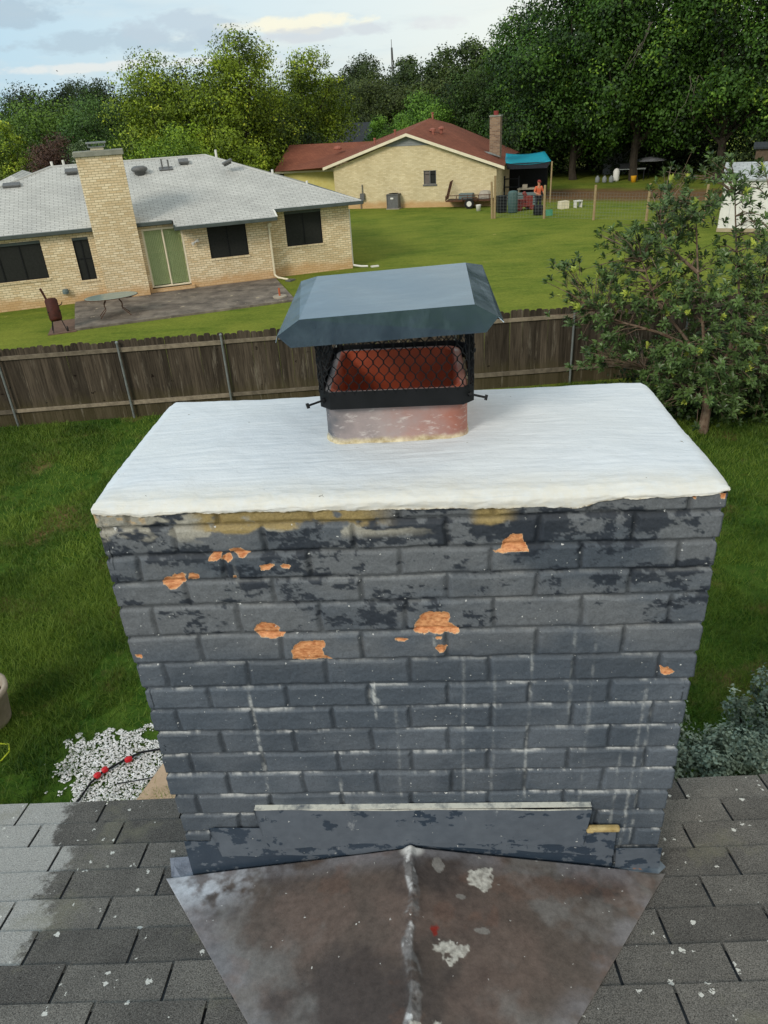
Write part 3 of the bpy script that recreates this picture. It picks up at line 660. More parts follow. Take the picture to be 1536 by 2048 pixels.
def plate(name, poly, y, th, mat, lip=0, nx=24, label=None, wob=.004, seed=0):
    """sheet metal plate lying against the face: poly in (u, z below crown), bent a little; a subdivided thin solid"""
    us = [p[0] for p in poly]; u0, u1 = min(us), max(us)
    xs = np.linspace(u0, u1, nx+1)
    def lim(x):
        zs = []
        n = len(poly)
        for i in range(n):
            (x1, z1), (x2, z2) = poly[i], poly[(i+1) % n]
            if abs(x2-x1) < 1e-6:
                if abs(x-x1) < 1e-6: zs += [z1, z2]
            elif min(x1, x2)-1e-9 <= x <= max(x1, x2)+1e-9: zs.append(z1+(z2-z1)*(x-x1)/(x2-x1))
        return max(zs), min(zs)
    ny = 5; m = MB(); rg = np.random.default_rng(seed)
    ph = rg.uniform(0, 9, 3)
    for i, x in enumerate(xs):
        zt, zb = lim(min(max(x, u0+1e-7), u1-1e-7))
        for j in range(ny+1):
            f = j/ny; z = zt+(zb-zt)*f
            off = wob*(math.sin(x*11+ph[0])*math.sin(f*3+ph[1])*.5+math.sin(x*27+ph[2])*.25)
            edge = .0025*math.sin(x*40+ph[0]*3)*(f == 1)
            m.v.append((x, -y-off-.004*f, ZT+z+edge)); m.c.append(1. if (j == 0 and lip) else 0.)
            m.v.append((x, -y-off-.004*f+th, ZT+z+edge)); m.c.append(1. if (j == 0 and lip) else 0.)
    W_ = (ny+1)*2
    for i in range(nx):
        for j in range(ny):
            a = i*W_+j*2; b = (i+1)*W_+j*2
            m.f.append((a, a+2, b+2, b)); m.f.append((a+1, b+1, b+3, a+3))
        a = i*W_; b = (i+1)*W_; m.f.append((a, b, b+1, a+1)); a += ny*2; b += ny*2; m.f.append((a, a+1, b+1, b))
    for i in (0, nx):
        for j in range(ny): a = i*W_+j*2; m.f.append((a, a+1, a+3, a+2) if i == 0 else (a, a+2, a+3, a+1))
    if lip: m.bx(u0+.002, u1-.002, -y-.002, -.001, ZT+poly[0][1]+.0005, ZT+poly[0][1]+.003); m.c[-8:] = [1.]*8
    o = m.build(name, mat, stack); 
    if label: tag(o, label)
    return o
sh1 = slate_sheet('slate_flashing_a', th=.62); sh2 = slate_sheet('slate_flashing_b', (3, 1, 5), .56); sh3 = slate_sheet('slate_flashing_c', (8, 2, 1), .47)
plate('base_flashing', [(-.004, -1.285), (.10, -1.285), (.101, -1.215), (.60, -1.215), (.80, -1.215), (1.35, -1.215), (1.46, -1.235), (1.461, -1.56), (.785, -1.34), (-.004, -1.52)], .008, .0025, sh3, 0, 64, 'lowest dark slate flashing behind the cricket', .002, 1)
plate('step_flashing', [(.097, -1.212), (1.448, -1.222), (1.448, -1.36), (.785, -1.30), (.60, -1.345), (.115, -1.352)], .012, .0025, sh2, 0, 60, 'middle slate flashing plate with stepped left end', .002, 2)
plate('counter_flashing', [(.265, -1.112), (1.358, -1.125), (1.352, -1.300), (.80, -1.275), (.285, -1.305)], .018, .003, sh1, 1, 70, 'long upper slate flashing with a white splashed top edge', .004, 3)
plate('corner_flashing', [(1.455, -1.33), (1.607, -1.33), (1.607, -1.585), (1.46, -1.56)], .012, .0025, sh2, 0, 10, 'short corner flashing wrapped round the right edge', .003, 4)
mm = MB(); mm.box((1.405, -.018, ZT-1.218), (.10, .02, .02)); mm.box((1.36, -.02, ZT-1.222), (.025, .02, .016)); tag(mm.build('mastic_bead', simple('tan_mastic', S(150, 126, 74), S(196, 176, 128), 30, .7, .4), stack, .006), 'tan lump of old mastic at the end of the upper flashing')

# ---- cricket (metal saddle)
def build_cricket():
    nu, nv = 420, 300; U0, V1 = .775, -1.10
    a = np.linspace(-1, 1, nu); s = np.linspace(0, .999, nv); A_, S_ = np.meshgrid(a, s)
    ul = -.10+(U0+.10)*S_; ur = 1.63+(U0-1.63)*S_
    u = np.where(A_ < 0, U0+(.01)*(1-S_)+A_*(U0+.01*(1-S_)-ul), U0+.01*(1-S_)+A_*(ur-U0-.01*(1-S_)))
    v = V1*S_-.022
    zr0 = ZT-1.302; zap = roofz(U0, V1)+.012
    zr = zr0+(zap-zr0)*S_
    ze = roofz(u, v)+.016
    w_ = np.abs(A_)
    # planar wings
    z = zr*(1-w_)+(np.where(A_ < 0, roofz(ul, v), roofz(ur, v))+.014)*w_
    z = z+.0035*(fbm(u*4, v*4, 101, 3)-.5)*2*(1-w_)+.0008*(fbm(u*30, v*30, 102, 3)-.5)
    sil = np.exp(-((u-U0-.010*np.sin(v*22)-.014*(fbm(v*16, v*0, 131, 3)-.5))/(.010+.018*fbm(v*14+4, v*0, 132, 3)))**2)
    lump = sil*(.016*fbm(u*34, v*26, 103, 5, .65)+.004)+.006*np.exp(-((u-U0)/.007)**2)
    z = z+lump
    blobs = [(1.0, -.11, .05, .06), (.90, -.37, .075, .05), (.86, -.26, .02, .015), (.98, -.30, .04, .02), (.80, -.60, .06, .04)]
    pw = np.zeros_like(u)
    for bx_, by_, rx_, ry_ in blobs[:2]+blobs[4:]:
        dd = np.hypot((u-bx_)/rx_, (v-by_)/ry_)+.9*(fbm(u*26, v*30, 105, 4)-.5)*2
        pw = np.maximum(pw, sm(.75, .65, dd)*(.55+.45*sm(.3, .6, fbm(u*90, v*90, 106, 3))))
    z = z+.002*pw*fbm(u*90, v*90, 107, 2)
    base = np.array(S(90, 80, 74)[:3]); warm = np.array(S(116, 98, 90)[:3]); dk = np.array(S(56, 50, 50)[:3]); gy = np.array(S(122, 120, 118)[:3])
    col = base+(dk-base)*(.6*sm(.42, .66, fbm(u*3.4+2, v*4, 111, 6, .65)))[..., None]
    col = col+(warm-col)*(sm(.50, .70, fbm(u*4, v*4+7, 112, 5))*.4)[..., None]
    col = col+(gy-col)*(sm(.52, .72, fbm(u*5+9, v*5+3, 113, 5))*.65)[..., None]
    rs = sm(.60, .68, fbm(u*8, v*8, 119, 5)); col = col+(np.array(S(124, 84, 64)[:3])-col)*(rs*.16)[..., None]
    edge = sm(.10, .0, np.abs(v+.02))+sm(.12, .02, (1-w_)*np.abs(np.where(A_ < 0, U0-ul, ur-U0)))*.8
    ew = np.clip(edge, 0, 1)*sm(.3, .6, fbm(u*9, v*12, 114, 4))
    col = col+(np.array(S(132, 132, 138)[:3])-col)*(ew*.6)[..., None]
    lw = np.exp(-(((u-.06)/.17)**2+((v+.06)/.09)**2)); col = col+(np.array(S(176, 180, 188)[:3])-col)*(np.clip(lw*1.2, 0, 1)*sm(.35, .65, fbm(u*22, v*22, 115, 4)))[..., None]
    slm = sm(.25, .6, sil)*sm(.34, .52, fbm(u*14+1, v*18, 116, 5, .65))
    sc = np.array(S(118, 116, 116)[:3])+(np.array(S(196, 198, 200)[:3])-np.array(S(112, 112, 114)[:3]))*sm(.56, .66, fbm(u*38, v*26, 117, 4))[..., None]
    col = col+(sc-col)*(slm*.9)[..., None]
    tip = sm(.05, .02, np.hypot(u-U0, (v+.03)*1.4)); col = col+(np.array(S(208, 208, 206)[:3])-col)*(tip*.9)[..., None]
    for bx_, by_, rx_, ry_ in [(.86, -.08, .022, .028), (.985, -.30, .025, .010), (.93, -.19, .015, .010)]:
        dd = np.hypot((u-bx_)/rx_, (v-by_)/ry_)+.5*(fbm(u*30, v*30, 118, 3)-.5)*2
        col = col+(np.array(S(150, 148, 144)[:3])-col)*(sm(1., .85, dd)*.6)[..., None]
    rd = np.hypot((u-.845)/.014, (v+.315)/.022)+.8*(fbm(u*60, v*60, 121, 3)-.5)*2
    col = col+(np.array(S(190, 188, 180)[:3])-col)*np.clip(pw, 0, 1)[..., None]
    col = col+(np.array(S(130, 40, 30)[:3])-col)*(sm(1, .6, rd))[..., None]
    V = np.stack([u, v, z], -1).reshape(-1, 3)
    ii, jj = np.meshgrid(np.arange(nv-1), np.arange(nu-1), indexing='ij')
    F = np.stack([ii*nu+jj, (ii+1)*nu+jj, (ii+1)*nu+jj+1, ii*nu+jj+1], -1).reshape(-1, 4)
    t = NT('weathered_cricket_metal'); c = t.attr('paint', True)
    c = t.mix(.8, c, t.ramp(t.noise(38, 6, .75), .3, .72, (.62, .61, .60, 1), (1.4, 1.4, 1.4, 1)), 'MULTIPLY')
    c = t.mix(t.ramp(t.noise(1, 6, .8, t.map((5, 12, 5), rot=(0, 0, .5))), .64, .74, (0, 0, 0, 1), (.35, .35, .35, 1)), c, S(60, 50, 46))
    c = t.mix(t.specks(24, .13, .16), c, S(206, 206, 202)); c = t.mix(t.specks(60, .2, .06), c, S(178, 176, 172))
    t.bump(t.noise(120, 4, .7), .35, .003)
    o = npmesh('cricket', V, F, t.done(c, t.ramp(t.noise(10, 4), .3, .7, (.38, .38, .38, 1), (.62, .62, .62, 1)), 0, .5), house, smooth=True, cattr={'paint': col.reshape(-1, 3)})
    md = o.modifiers.new('sheet', 'SOLIDIFY'); md.thickness = .006; md.offset = -1
    tag(o, 'brown weathered metal cricket with a sealed ridge and white splashes')
    # bent corner pieces
    m = MB()
    def rr(u, t_, h): p = rp(u, t_, h); return (p[0], p[1], p[2])
    q = [(-.115, .075), (-.004, .075), (-.004, .01), (.0, -.03), (-.03, -.05), (-.085, -.012)]
    top = [rr(x, y, .017+.006*math.sin(i*2.1)) for i, (x, y) in enumerate(q)]
    m.slab(top, .003)
    tag(m.build('corner_flashing', simple('bent_lead_grey', S(104, 108, 120), S(150, 154, 166), 18, .5, .4), house, 0), 'crumpled pale metal corner on the left of the cricket')
    m = MB(); q = [(1.452, -.040), (1.60, -.048), (1.63, -.010), (1.635, -.115), (1.60, -.125), (1.50, -.105), (1.445, -.085)]
    q = [(1.45, -.026), (1.612, -.026), (1.632, -.075), (1.60, -.100), (1.50, -.088), (1.447, -.070)]
    m.slab([rr(x, y, .034+.004*math.sin(i*1.7)) for i, (x, y) in enumerate(q)], .003)
    t = NT('blue_grey_rusting_tab'); c = t.mix(t.ramp(t.noise(20, 4), .3, .7), S(70, 84, 98), S(112, 122, 130)); c = t.mix(t.ramp(t.noise(16, 5, .7), .56, .64), c, S(176, 112, 62)); t.bump(t.noise(40), .3, .004)
    tag(m.build('corner_tab', t.done(c, .4, 0, .5), house), 'blue grey metal tab with rust spots at the right foot of the chimney')
    m = MB(); p = rr(1.53, -.055, .042); m.lathe([(.004, 0), (.011, 0), (.012, .005), (.006, .008)], p, 10); m.build('nail_head', M['rusty'], house)
build_cricket()

# ================================================================ CHIMNEY CAP
cap = thing('chimney_cap', 'black mesh chimney cap with a dark blue bent metal lid on the clay flue', 'chimney cap', (HL[0], HL[1], ZT), HA)
def lidmat():
    t = NT('blue_black_lid_paint'); f = t.noise(6, 5, .7); c = t.ramp(f, .3, .7, S(36, 50, 66), S(44, 60, 78))
    wsh = t.ramp(t.noise(1, 6, .75, t.map((7, 16, 4), rot=(0, 0, .35))), .50, .74, (0, 0, 0, 1), (.42, .42, .42, 1)); c = t.mix(wsh, c, S(104, 124, 138))
    t.bump(t.noise(7, 3, .5), .25, .01)
    t.b.inputs['Specular Tint'].default_value = (.74, .90, 1, 1); t.b.inputs['IOR'].default_value = 3.6; return t.done(c, t.ramp(f, .3, .7, (.16, .16, .16, 1), (.26, .26, .26, 1)), 0, .5)
def lid():
    TFL, TFR, TBL, TBR = (.565, .17, .430), (.992, .176, .445), (.550, .685, .430), (1.004, .70, .445)
    FBL, FBR = (.535, .174, .3604), (1.021, .178, .3758)
    EFL, EFR, EBL, EBR = (.505, .172, .3913), (1.050, .179, .4115), (.492, .735, .408), (1.062, .795, .418)
    BBL, BBR = (.53, .80, .385), (1.03, .83, .395)
    m = MB(); nx = 16
    # top as a slightly dished grid
    b = len(m.v)
    for i in range(nx+1):
        for j in range(nx+1):
            s, t_ = i/nx, j/nx
            p = [TFL[k]*(1-s)*(1-t_)+TFR[k]*s*(1-t_)+TBL[k]*(1-s)*t_+TBR[k]*s*t_ for k in range(3)]
            p[2] += .0045*math.sin(math.pi*s)*math.sin(math.pi*t_)*math.sin(s*7+t_*3)
            m.v.append(tuple(p)); m.c.append(.5)
    for i in range(nx):
        for j in range(nx): a = b+i*(nx+1)+j; m.f.append((a, a+nx+1, a+nx+2, a+1))
    m.poly([TFL, FBL, FBR, TFR]); m.poly([TFL, EFL, FBL]); m.poly([TFR, FBR, EFR]); m.poly([TBR, EBR, BBR, BBL, EBL, TBL])
    o2 = .003
    EFL2 = (EFL[0]-o2, EFL[1]-.012, EFL[2]-.012); EFR2 = (EFR[0]+.012, EFR[1]-.012, EFR[2]-.010)
    m.poly([TFL, TBL, EBL, EFL]); m.poly([TBR, TFR, EFR, EBR])
    m.poly([EFL, EBL, (EBL[0]-.004, EBL[1]+.02, EBL[2]-.012), EFL2]); m.poly([EBR, EFR, EFR2, (EBR[0]+.004, EBR[1]+.015, EBR[2]-.01)])
    o = m.build('lid', lidmat(), cap); 
    # fix orientation
    import bmesh
    bm = bmesh.new(); bm.from_mesh(o.data); bmesh.ops.remove_doubles(bm, verts=bm.verts, dist=1e-5); bmesh.ops.recalc_face_normals(bm, faces=bm.faces); bm.to_mesh(o.data); bm.free()
    md = o.modifiers.new('sheet', 'SOLIDIFY'); md.thickness = .0016; md.offset = 0
lid()
CU0, CU1, CV0, CV1 = .578, 1.000, .262, .705
def cage():
    P = []; ch = .030
    for p in [(CU0+ch, CV0), (CU1-ch, CV0), (CU1, CV0+ch), (CU1, CV1-ch), (CU1-ch, CV1), (CU0+ch, CV1), (CU0, CV1-ch), (CU0, CV0+ch)]: P.append(p)
    def band(name, z0, z1, g=0.0):
        m = MB(); n = 8; ctr = ((CU0+CU1)/2, (CV0+CV1)/2)
        for (dz, dd) in ((z0, 0), (z1, 0), (z1, .003), (z0, .003)):
            for x, y in P:
                L = math.hypot(x-ctr[0], y-ctr[1]); m.v.append((x-(x-ctr[0])/L*dd, y-(y-ctr[1])/L*dd, dz)); m.c.append(.5)
        for r_ in range(4):
            for k in range(n): m.f.append((r_*n+k, r_*n+(k+1) % n, ((r_+1) % 4)*n+(k+1) % n, ((r_+1) % 4)*n+k))
        m.build(name, M['black'], cap, .0012)
    band('band', .158, .208)
    band('top_rail', .366, .380)
    # expanded wire screen : two families of zigzag strands
    m = MB(); per = []
    L = 0; seg = []
    for i in range(8):
        a, b = P[i], P[(i+1) % 8]; d = math.hypot(b[0]-a[0], b[1]-a[1]); seg.append((L, L+d, a, b)); L += d
    def at(s):
        s %= L
        for l0, l1, a, b in seg:
            if l0 <= s <= l1: f = (s-l0)/(l1-l0); return (a[0]+(b[0]-a[0])*f, a[1]+(b[1]-a[1])*f)
        return P[0]
    N = int(round(L/.0275)); px = L/N; z0, z1 = .200, .372; rows = 4; hz = (z1-z0)/rows/2
    # hexagonal netting: every strand swings left and right, twisted together at the meeting points
    for i in range(N):
        for sg in (1, -1):
            pts = []
            for r_ in range(rows*2+1):
                zz_ = z0+r_*hz; side = (r_ % 2)*.5*sg
                s0 = (i+.5+side)*px
                for dz in (-.22, .22):
                    s1 = s0-math.copysign(.0009, side if side else -sg); x, y = at(s1); pts.append((x, y, min(max(zz_+dz*hz, z0), z1)))
            m.tube(pts, .0015, 4, False)
    m.build('mesh_screen', M['black'], cap)
    for (x, y, dx, dy) in ((CU0+.012, CV0+.014, -1, -.75), (CU1-.012, CV0+.014, 1, -.35), (CU0+.012, CV1-.014, -1, .75), (CU1-.012, CV1-.014, 1, .5)):
        m = MB(); z = .182; q = (x+dx*.040, y+dy*.040*.5, z-.008)
        m.tube([(x-dx*.02, y-dy*.02*.5, z+.004), q], .0032, 8)
        d = Vector((dx, dy*.5, -.2)).normalized(); qv = Vector(q)
        m.tube([qv-d*.001, qv+d*.007], .0075, 6); m.tube([(x-dx*.001, y-dy*.001, z), (x+dx*.006, y+dy*.003, z-.001)], .007, 6)
        m.build('bolt', M['black'], cap)
    # four short legs join lid and cage
    for i in (1, 3, 5, 7):
        m = MB(); a = P[i]; b = P[(i+1) % 8]; c_ = ((a[0]+b[0])/2, (a[1]+b[1])/2)
        m.tube([(c_[0], c_[1], .2), (c_[0], c_[1], .385)], .003, 6); m.build('corner_leg', M['black'], cap)
cage()
# ================================================================ WOODEN FENCE
def fence_wood():
    t = NT('weathered_pickets'); a = t.attr('tint')
    gr = t.noise(1, 6, .7, t.map((26, 26, 1.3))); c = t.ramp(gr, .25, .75, S(34, 30, 26), S(98, 90, 80))
    c = t.mix(1, c, t.ramp(a, 0, 1, (.55, .53, .50, 1), (1.2, 1.14, 1.06, 1)), 'MULTIPLY')
    sp = t.n('ShaderNodeSeparateXYZ'); t.l(t.obj, sp.inputs[0])
    f = t.math('ADD', sp.outputs[2], t.math('MULTIPLY', t.noise(3, 4, .7), -.7))
    c = t.mix(t.ramp(f, -.25, .35, (.45, .45, .45, 1), (0, 0, 0, 1)), c, S(76, 70, 44))
    c = t.mix(t.specks(3.4, .16, .5, stretch=(1, 1, 1)), c, S(28, 22, 18))
    c = t.mix(t.ramp(t.noise(1, 5, .75, t.map((9, 9, .9), (5, 0, 0))), .58, .7, (0, 0, 0, 1), (.55, .55, .55, 1)), c, S(132, 124, 110))
    t.bump(gr, .5, .01); return t.done(c, .95, 0, .1)
pk = fence_wood()
rg = random.Random(3)
fang = math.atan(FD)
fence = thing('wooden_fence', 'long weathered wooden privacy fence with rails and thin metal posts behind the lawn', 'fence', (FX, FY, 0), fang)
m = MB(); x = -7.5
while x < 21:
    m.cur = rg.random(); w_ = .1462; h = 1.80+rg.uniform(-.03, .03); dy = rg.uniform(-.004, .006); tl = rg.uniform(-.006, .006); c_ = .03
    p = [(x, 0), (x+w_, 0), (x+w_+tl, h-c_), (x+w_-c_+tl, h), (x+c_+tl, h), (x+tl, h-c_)]
    n = len(p); vs = [(q[0], .045+dy, q[1]) for q in p]+[(q[0], .061+dy, q[1]) for q in p]
    m.add(vs, [tuple(range(n)), tuple(reversed(range(n, 2*n)))]+[(i, i+n, (i+1) % n+n, (i+1) % n) for i in range(n)]); x += .1465+rg.uniform(0, .0012)
pp = m.build('picket_panel', pk, fence); tag(pp, kind=None)
rl = simple('grey_rail', S(92, 84, 72), S(132, 122, 106), 7, .95, .4, tint=True)
posts = [-3.1, -.0, 2.66, 4.95, 7.5, 10.2, 12.93, 15.6, 18.3]
for z in (.36, 1.60):
    for i in range(len(posts)-1):
        m = MB(); m.cur = rg.random(); m.bx(posts[i], posts[i+1]-.004, .004, .0435, z-.045+rg.uniform(-.01, .01), z+.045); m.build('rail', rl, fence, .003)
m = MB(); m.cur = .3; m.bx(-7.5, -3.104, .004, .0435, 1.555, 1.645); m.build('rail', rl, fence, .003)
for px in posts:
    m = MB(); m.tube([(px, -.03, -.02), (px, -.03, 1.78)], .025, 10); m.lathe([(.034, 0), (.034, .03), (.012, .05)], (px, -.03, 1.76), 10); m.build('post', M['galv'], fence)

# ================================================================ NEIGHBOUR HOUSE (grey roof, buff brick)
def wall_panel(m, x0, x1, y, z0, z1, ops, depth=.07, th=.11):
    """front face of a brick wall (towards -y) with real openings; ops = (x0,x1,z0,z1)"""
    xs = sorted({x0, x1, *[o[0] for o in ops], *[o[1] for o in ops]}); zs = sorted({z0, z1, *[o[2] for o in ops], *[o[3] for o in ops]})
    for i in range(len(xs)-1):
        for j in range(len(zs)-1):
            cx, cz = (xs[i]+xs[i+1])/2, (zs[j]+zs[j+1])/2
            if any(o[0] < cx < o[1] and o[2] < cz < o[3] for o in ops): continue
            m.poly([(xs[i], y, zs[j]), (xs[i+1], y, zs[j]), (xs[i+1], y, zs[j+1]), (xs[i], y, zs[j+1])])
    for a, b, c, d in ops:
        m.poly([(a, y, c), (a, y, d), (a, y+th, d), (a, y+th, c)][::-1]); m.poly([(b, y, c), (b, y, d), (b, y+th, d), (b, y+th, c)])
        m.poly([(a, y, c), (b, y, c), (b, y+th, c), (a, y+th, c)]); m.poly([(a, y, d), (b, y, d), (b, y+th, d), (a, y+th, d)][::-1])
H1 = thing('neighbour_house', 'single storey buff brick house with pale grey hip roof and tall brick chimney', 'house', (-.66, 32.39, 0), R(16))
YW = -.42
wins = [(-14.9, -13.52, 1.05, 2.36, 1), (-13.48, -11.99, 1.05, 2.36, 1), (-10.88, -10.31, .82, 2.33, 2), (-5.90, -4.38, 1.09, 2.26, 3)]
wins = [(-15.05, -11.99, 1.05, 2.40), (-10.88, -10.31, .82, 2.36), (-5.90, -4.38, 1.09, 2.30)]
winR = (-2.72, -1.20, 1.16, 2.50)
door = (-8.35, -6.83, .20, 2.42)
m = MB(); wall_panel(m, -18, -3.4, YW, -.02, 2.56, wins+[door]); wall_panel(m, -3.4, 0, 0, -.02, 2.72, [winR])
m.poly([(-3.4, YW, -.02), (-3.4, 0, -.02), (-3.4, 0, 2.6), (-3.4, YW, 2.6)]); m.poly([(0, 0, -.02), (0, 10, -.02), (0, 10, 2.68), (0, 0, 2.68)]); m.poly([(-18, 10, -.02), (-18, 10, 2.6), (0, 10, 2.6), (0, 10, -.02)]); m.poly([(-18, YW, -.02), (-18, YW, 2.6), (-18, 10, 2.6), (-18, 10, -.02)])
m.build('brick_wall', M['brickfar'], H1)
def rf(y): return 2.72+.36*(y+.4)
ridge = [(-11.4, 4.75), (-5.05, 4.75)]; zr = rf(4.75)
EY = 10.0
m = MB()
m.poly([(-18.5, -.58, rf(-.58)), (-7.12, -.58, rf(-.58)), (-7.12, -1.12, rf(-1.12)), (-3.22, -1.12, rf(-1.12)), (-3.22, -.5, rf(-.5)), (.43, -.5, rf(-.5)), (-5.05, 4.75, zr), (-11.4, 4.75, zr), (-17.2, -.58+.0, rf(-.58))][:8])
m.poly([(.43, -.5, rf(-.5)), (.43, EY, rf(-.5)), (-5.05, 4.75, zr)])
m.poly([(.43, EY, rf(-.5)), (-14, EY, rf(-.5)), (-11.4, 4.75, zr), (-5.05, 4.75, zr)])
m.poly([(-18.5, -.58, rf(-.58)), (-11.4, 4.75, zr), (-14, EY, rf(-.5)), (-18.5, EY, rf(-.5))])
# rear wing on the left with its own hip
m.poly([(-17.4, 5.5, 2.75), (-10.6, 5.5, 2.75), (-13.6, 9.2, 4.17)]); m.poly([(-10.6, 5.5, 2.75), (-10.6, 16, 2.75), (-13.6, 14, 4.17), (-13.6, 9.2, 4.17)]); m.poly([(-17.4, 16, 2.75), (-17.4, 5.5, 2.75), (-13.6, 9.2, 4.17), (-13.6, 14, 4.17)])
roof1 = m.build('roof', M['roofgrey'], H1)
m = MB()      # ridge and hip caps
for a, b in (((-11.4, 4.75, zr), (-5.05, 4.75, zr)), ((-5.05, 4.75, zr), (.43, -.5, rf(-.5))), ((-5.05, 4.75, zr), (.43, EY, rf(-.5))), ((-11.4, 4.75, zr), (-18.5, -.58, rf(-.58)))):
    m.tube([a, b], .05, 6)
m.build('ridge_cap', simple('ridge_cap', S(168, 168, 164), S(186, 186, 182), 9, .95, .2), roof1)
def fas(a, b, name='gutter', w_=.13, mat='greytrim', parent=H1, up=.02):
    a, b = Vector(a), Vector(b); m = MB(); d = (b-a); L = d.length; ang = math.atan2(d.y, d.x); c = (a+b)/2
    m.box((c.x, c.y, c.z-w_/2+up), (L, .09, w_), ang, 0, -math.asin(d.z/L)); return m.build(name, M[mat], parent, .012)
fas((-18.5, -.63, rf(-.58)), (-8.5, -.63, rf(-.58))); fas((-8.5, -.63, rf(-.58)), (-7.16, -.63, rf(-.58))); fas((-7.12, -1.17, rf(-1.12)), (-3.2, -1.17, rf(-1.12))); fas((-3.2, -.55, rf(-.5)), (.47, -.55, rf(-.5))); fas((.48, -.5, rf(-.5)), (.48, EY, rf(-.5)))
MB().bx(-7.14, -7.09, -1.12, -.58, rf(-1.12)-.12, rf(-1.1)+.06).build('rake_board', M['greytrim'], H1); MB().bx(-3.25, -3.20, -1.12, -.5, rf(-1.12)-.12, rf(-1.1)+.02).build('rake_board', M['greytrim'], H1)
m = MB(); m.bx(-3.24, -3.17, -1.14, -.52, rf(-1.12)+.03, rf(-1.12)+.05); m.box((-3.205, -.82, rf(-.82)+.02), (.07, .66, .02), 0, math.atan(.36)); m.build('drip_edge', M['white'], H1)
m = MB(); m.poly([(-18, -.6, 2.53), (-7.1, -.6, 2.53), (-7.1, YW, 2.53), (-18, YW, 2.53)][::-1]); m.bx(-7.1, -3.25, -1.1, YW, 2.36, 2.375); m.bx(-3.2, .4, -.5, 0, 2.58, 2.6); m.bx(0, .42, 0, 10, 2.58, 2.6); m.build('soffit', M['greytrim'], H1)
def window(x0, x1, y, z0, z1, nx, nz=1, lab=None):
    m = MB(); f = .035
    m.bx(x0, x0+f, y+.03, y+.08, z0, z1); m.bx(x1-f, x1, y+.03, y+.08, z0, z1); m.bx(x0+f, x1-f, y+.03, y+.08, z0, z0+f); m.bx(x0+f, x1-f, y+.03, y+.08, z1-f, z1)
    for i in range(1, nx): c = x0+(x1-x0)*i/nx; m.bx(c-.018, c+.018, y+.028, y+.078, z0+f, z1-f)
    for i in range(1, nz): c = z0+(z1-z0)*i/nz; m.bx(x0+f, x1-f, y+.033, y+.075, c-.015, c+.015)
    o = m.build('window', M['black'], H1)
    if lab: tag(o, lab)
    m = MB(); m.bx(x0+f*.5, x1-f*.5, y+.05, y+.06, z0+f*.5, z1-f*.5); m.build('solar_screen', M['screen'], o)
    m = MB(); m.bx(x0-.05, x1+.05, y-.03, y+.05, z0-.085, z0-.004); m.build('sill', M['brickfar'], o)
for (a, b, c, d), nx, nz in zip(wins, (4, 2, 2), (1, 2, 1)): window(a, b, YW, c, d, nx, nz)
window(winR[0], winR[1], 0, winR[2], winR[3], 2, 1)
for q in ((-15.05, -11.99, YW-.01, YW+.04, 2.30, 2.40), (-10.88, -10.31, YW-.01, YW+.04, 2.27, 2.36), (winR[0], winR[1], -.01, .03, 2.40, 2.50)): MB().bx(*q).build('frieze', M['greytrim'], H1)
# sliding door
x0, x1, _, z1 = door; z0 = .24; y = YW
m = MB(); f = .07; m.bx(x0, x0+f, y, y+.1, z0, z1); m.bx(x1-f, x1, y, y+.1, z0, z1); m.bx(x0+f, x1-f, y, y+.1, z1-f, z1); m.bx(x0+f, x1-f, y-.02, y+.1, z0, z0+.05); c = (x0+x1)/2; m.bx(c-.03, c+.03, y+.01, y+.09, z0+.05, z1-f)
sdoor = m.build('sliding_door', M['cream'], H1, .004); tag(sdoor, 'cream framed sliding glass door with green vertical blinds')
t = NT('green_vertical_blinds'); wv = t.n('ShaderNodeTexWave', bands_direction='X'); wv.inputs['Scale'].default_value = 3.4; t.l(t.obj, wv.inputs[0]); t.bump(wv.outputs[1], .8, .02)
m = MB(); k = x0+f
while k < x1-f-.01:
    m.box((k+.035, y+.105, (z0+z1)/2), (.084, .004, z1-z0-.14), .8); k += .066
m.build('vertical_blinds', simple('green_blinds', S(196, 212, 156), S(208, 222, 170), 6, .6, .05), sdoor)
gm = NT('door_glass'); gm.b.inputs['Transmission Weight'].default_value = 1; gm.b.inputs['IOR'].default_value = 1.1; gm.done((1, 1, 1, 1), .02, 0, .5)
m = MB(); m.bx(x0+f, x1-f, y+.06, y+.064, z0+.05, z1-f); m.build('glass', gm.m, sdoor)
m = MB(); m.bx(x0-.1, x1+.1, YW-.12, YW+.1, .0, .20); m.build('door_step', M['brickfar'], H1)
# windows of the dark interior behind the door are the blinds themselves; chimney
m = MB(); m.bx(-10.06, -8.47, -.80, YW+.1, -.02, 5.02); ch1 = m.build('chimney', M['brickfar'], H1); tag(ch1, 'wide tall buff brick chimney with concrete cap')
m = MB(); m.bx(-10.12, -8.40, -.86, .02, 5.022, 5.20); m.build('concrete_cap', M['conc_grey'], ch1, .02)
m = MB(); m.bx(-10.06, -8.47, YW+.102, -.04, 2.4, 5.021); m.build('stack_rear', M['brickfar'], ch1)
m = MB(); m.bx(-9.50, -9.05, -.62, -.22, 5.21, 5.30); m.build('flue', M['cream'], ch1)
m = MB(); m.bx(-9.62, -8.93, -.72, -.12, 5.42, 5.47); m.bx(-9.56, -8.99, -.68, -.16, 5.30, 5.32)
for a in (-9.56, -8.99):
    for b in (-.68, -.16): m.bx(a-.01, a+.01, b-.01, b+.01, 5.3, 5.42)
for i in range(12): m.bx(-9.55+i*.05, -9.545+i*.05, -.685, -.68, 5.31, 5.42)
m.build('flue_cover', M['galv'], ch1)
m = MB(); m.bx(-9.42, -9.20, -.83, -.795, .04, .24); m.build('ash_door', M['black'], ch1)
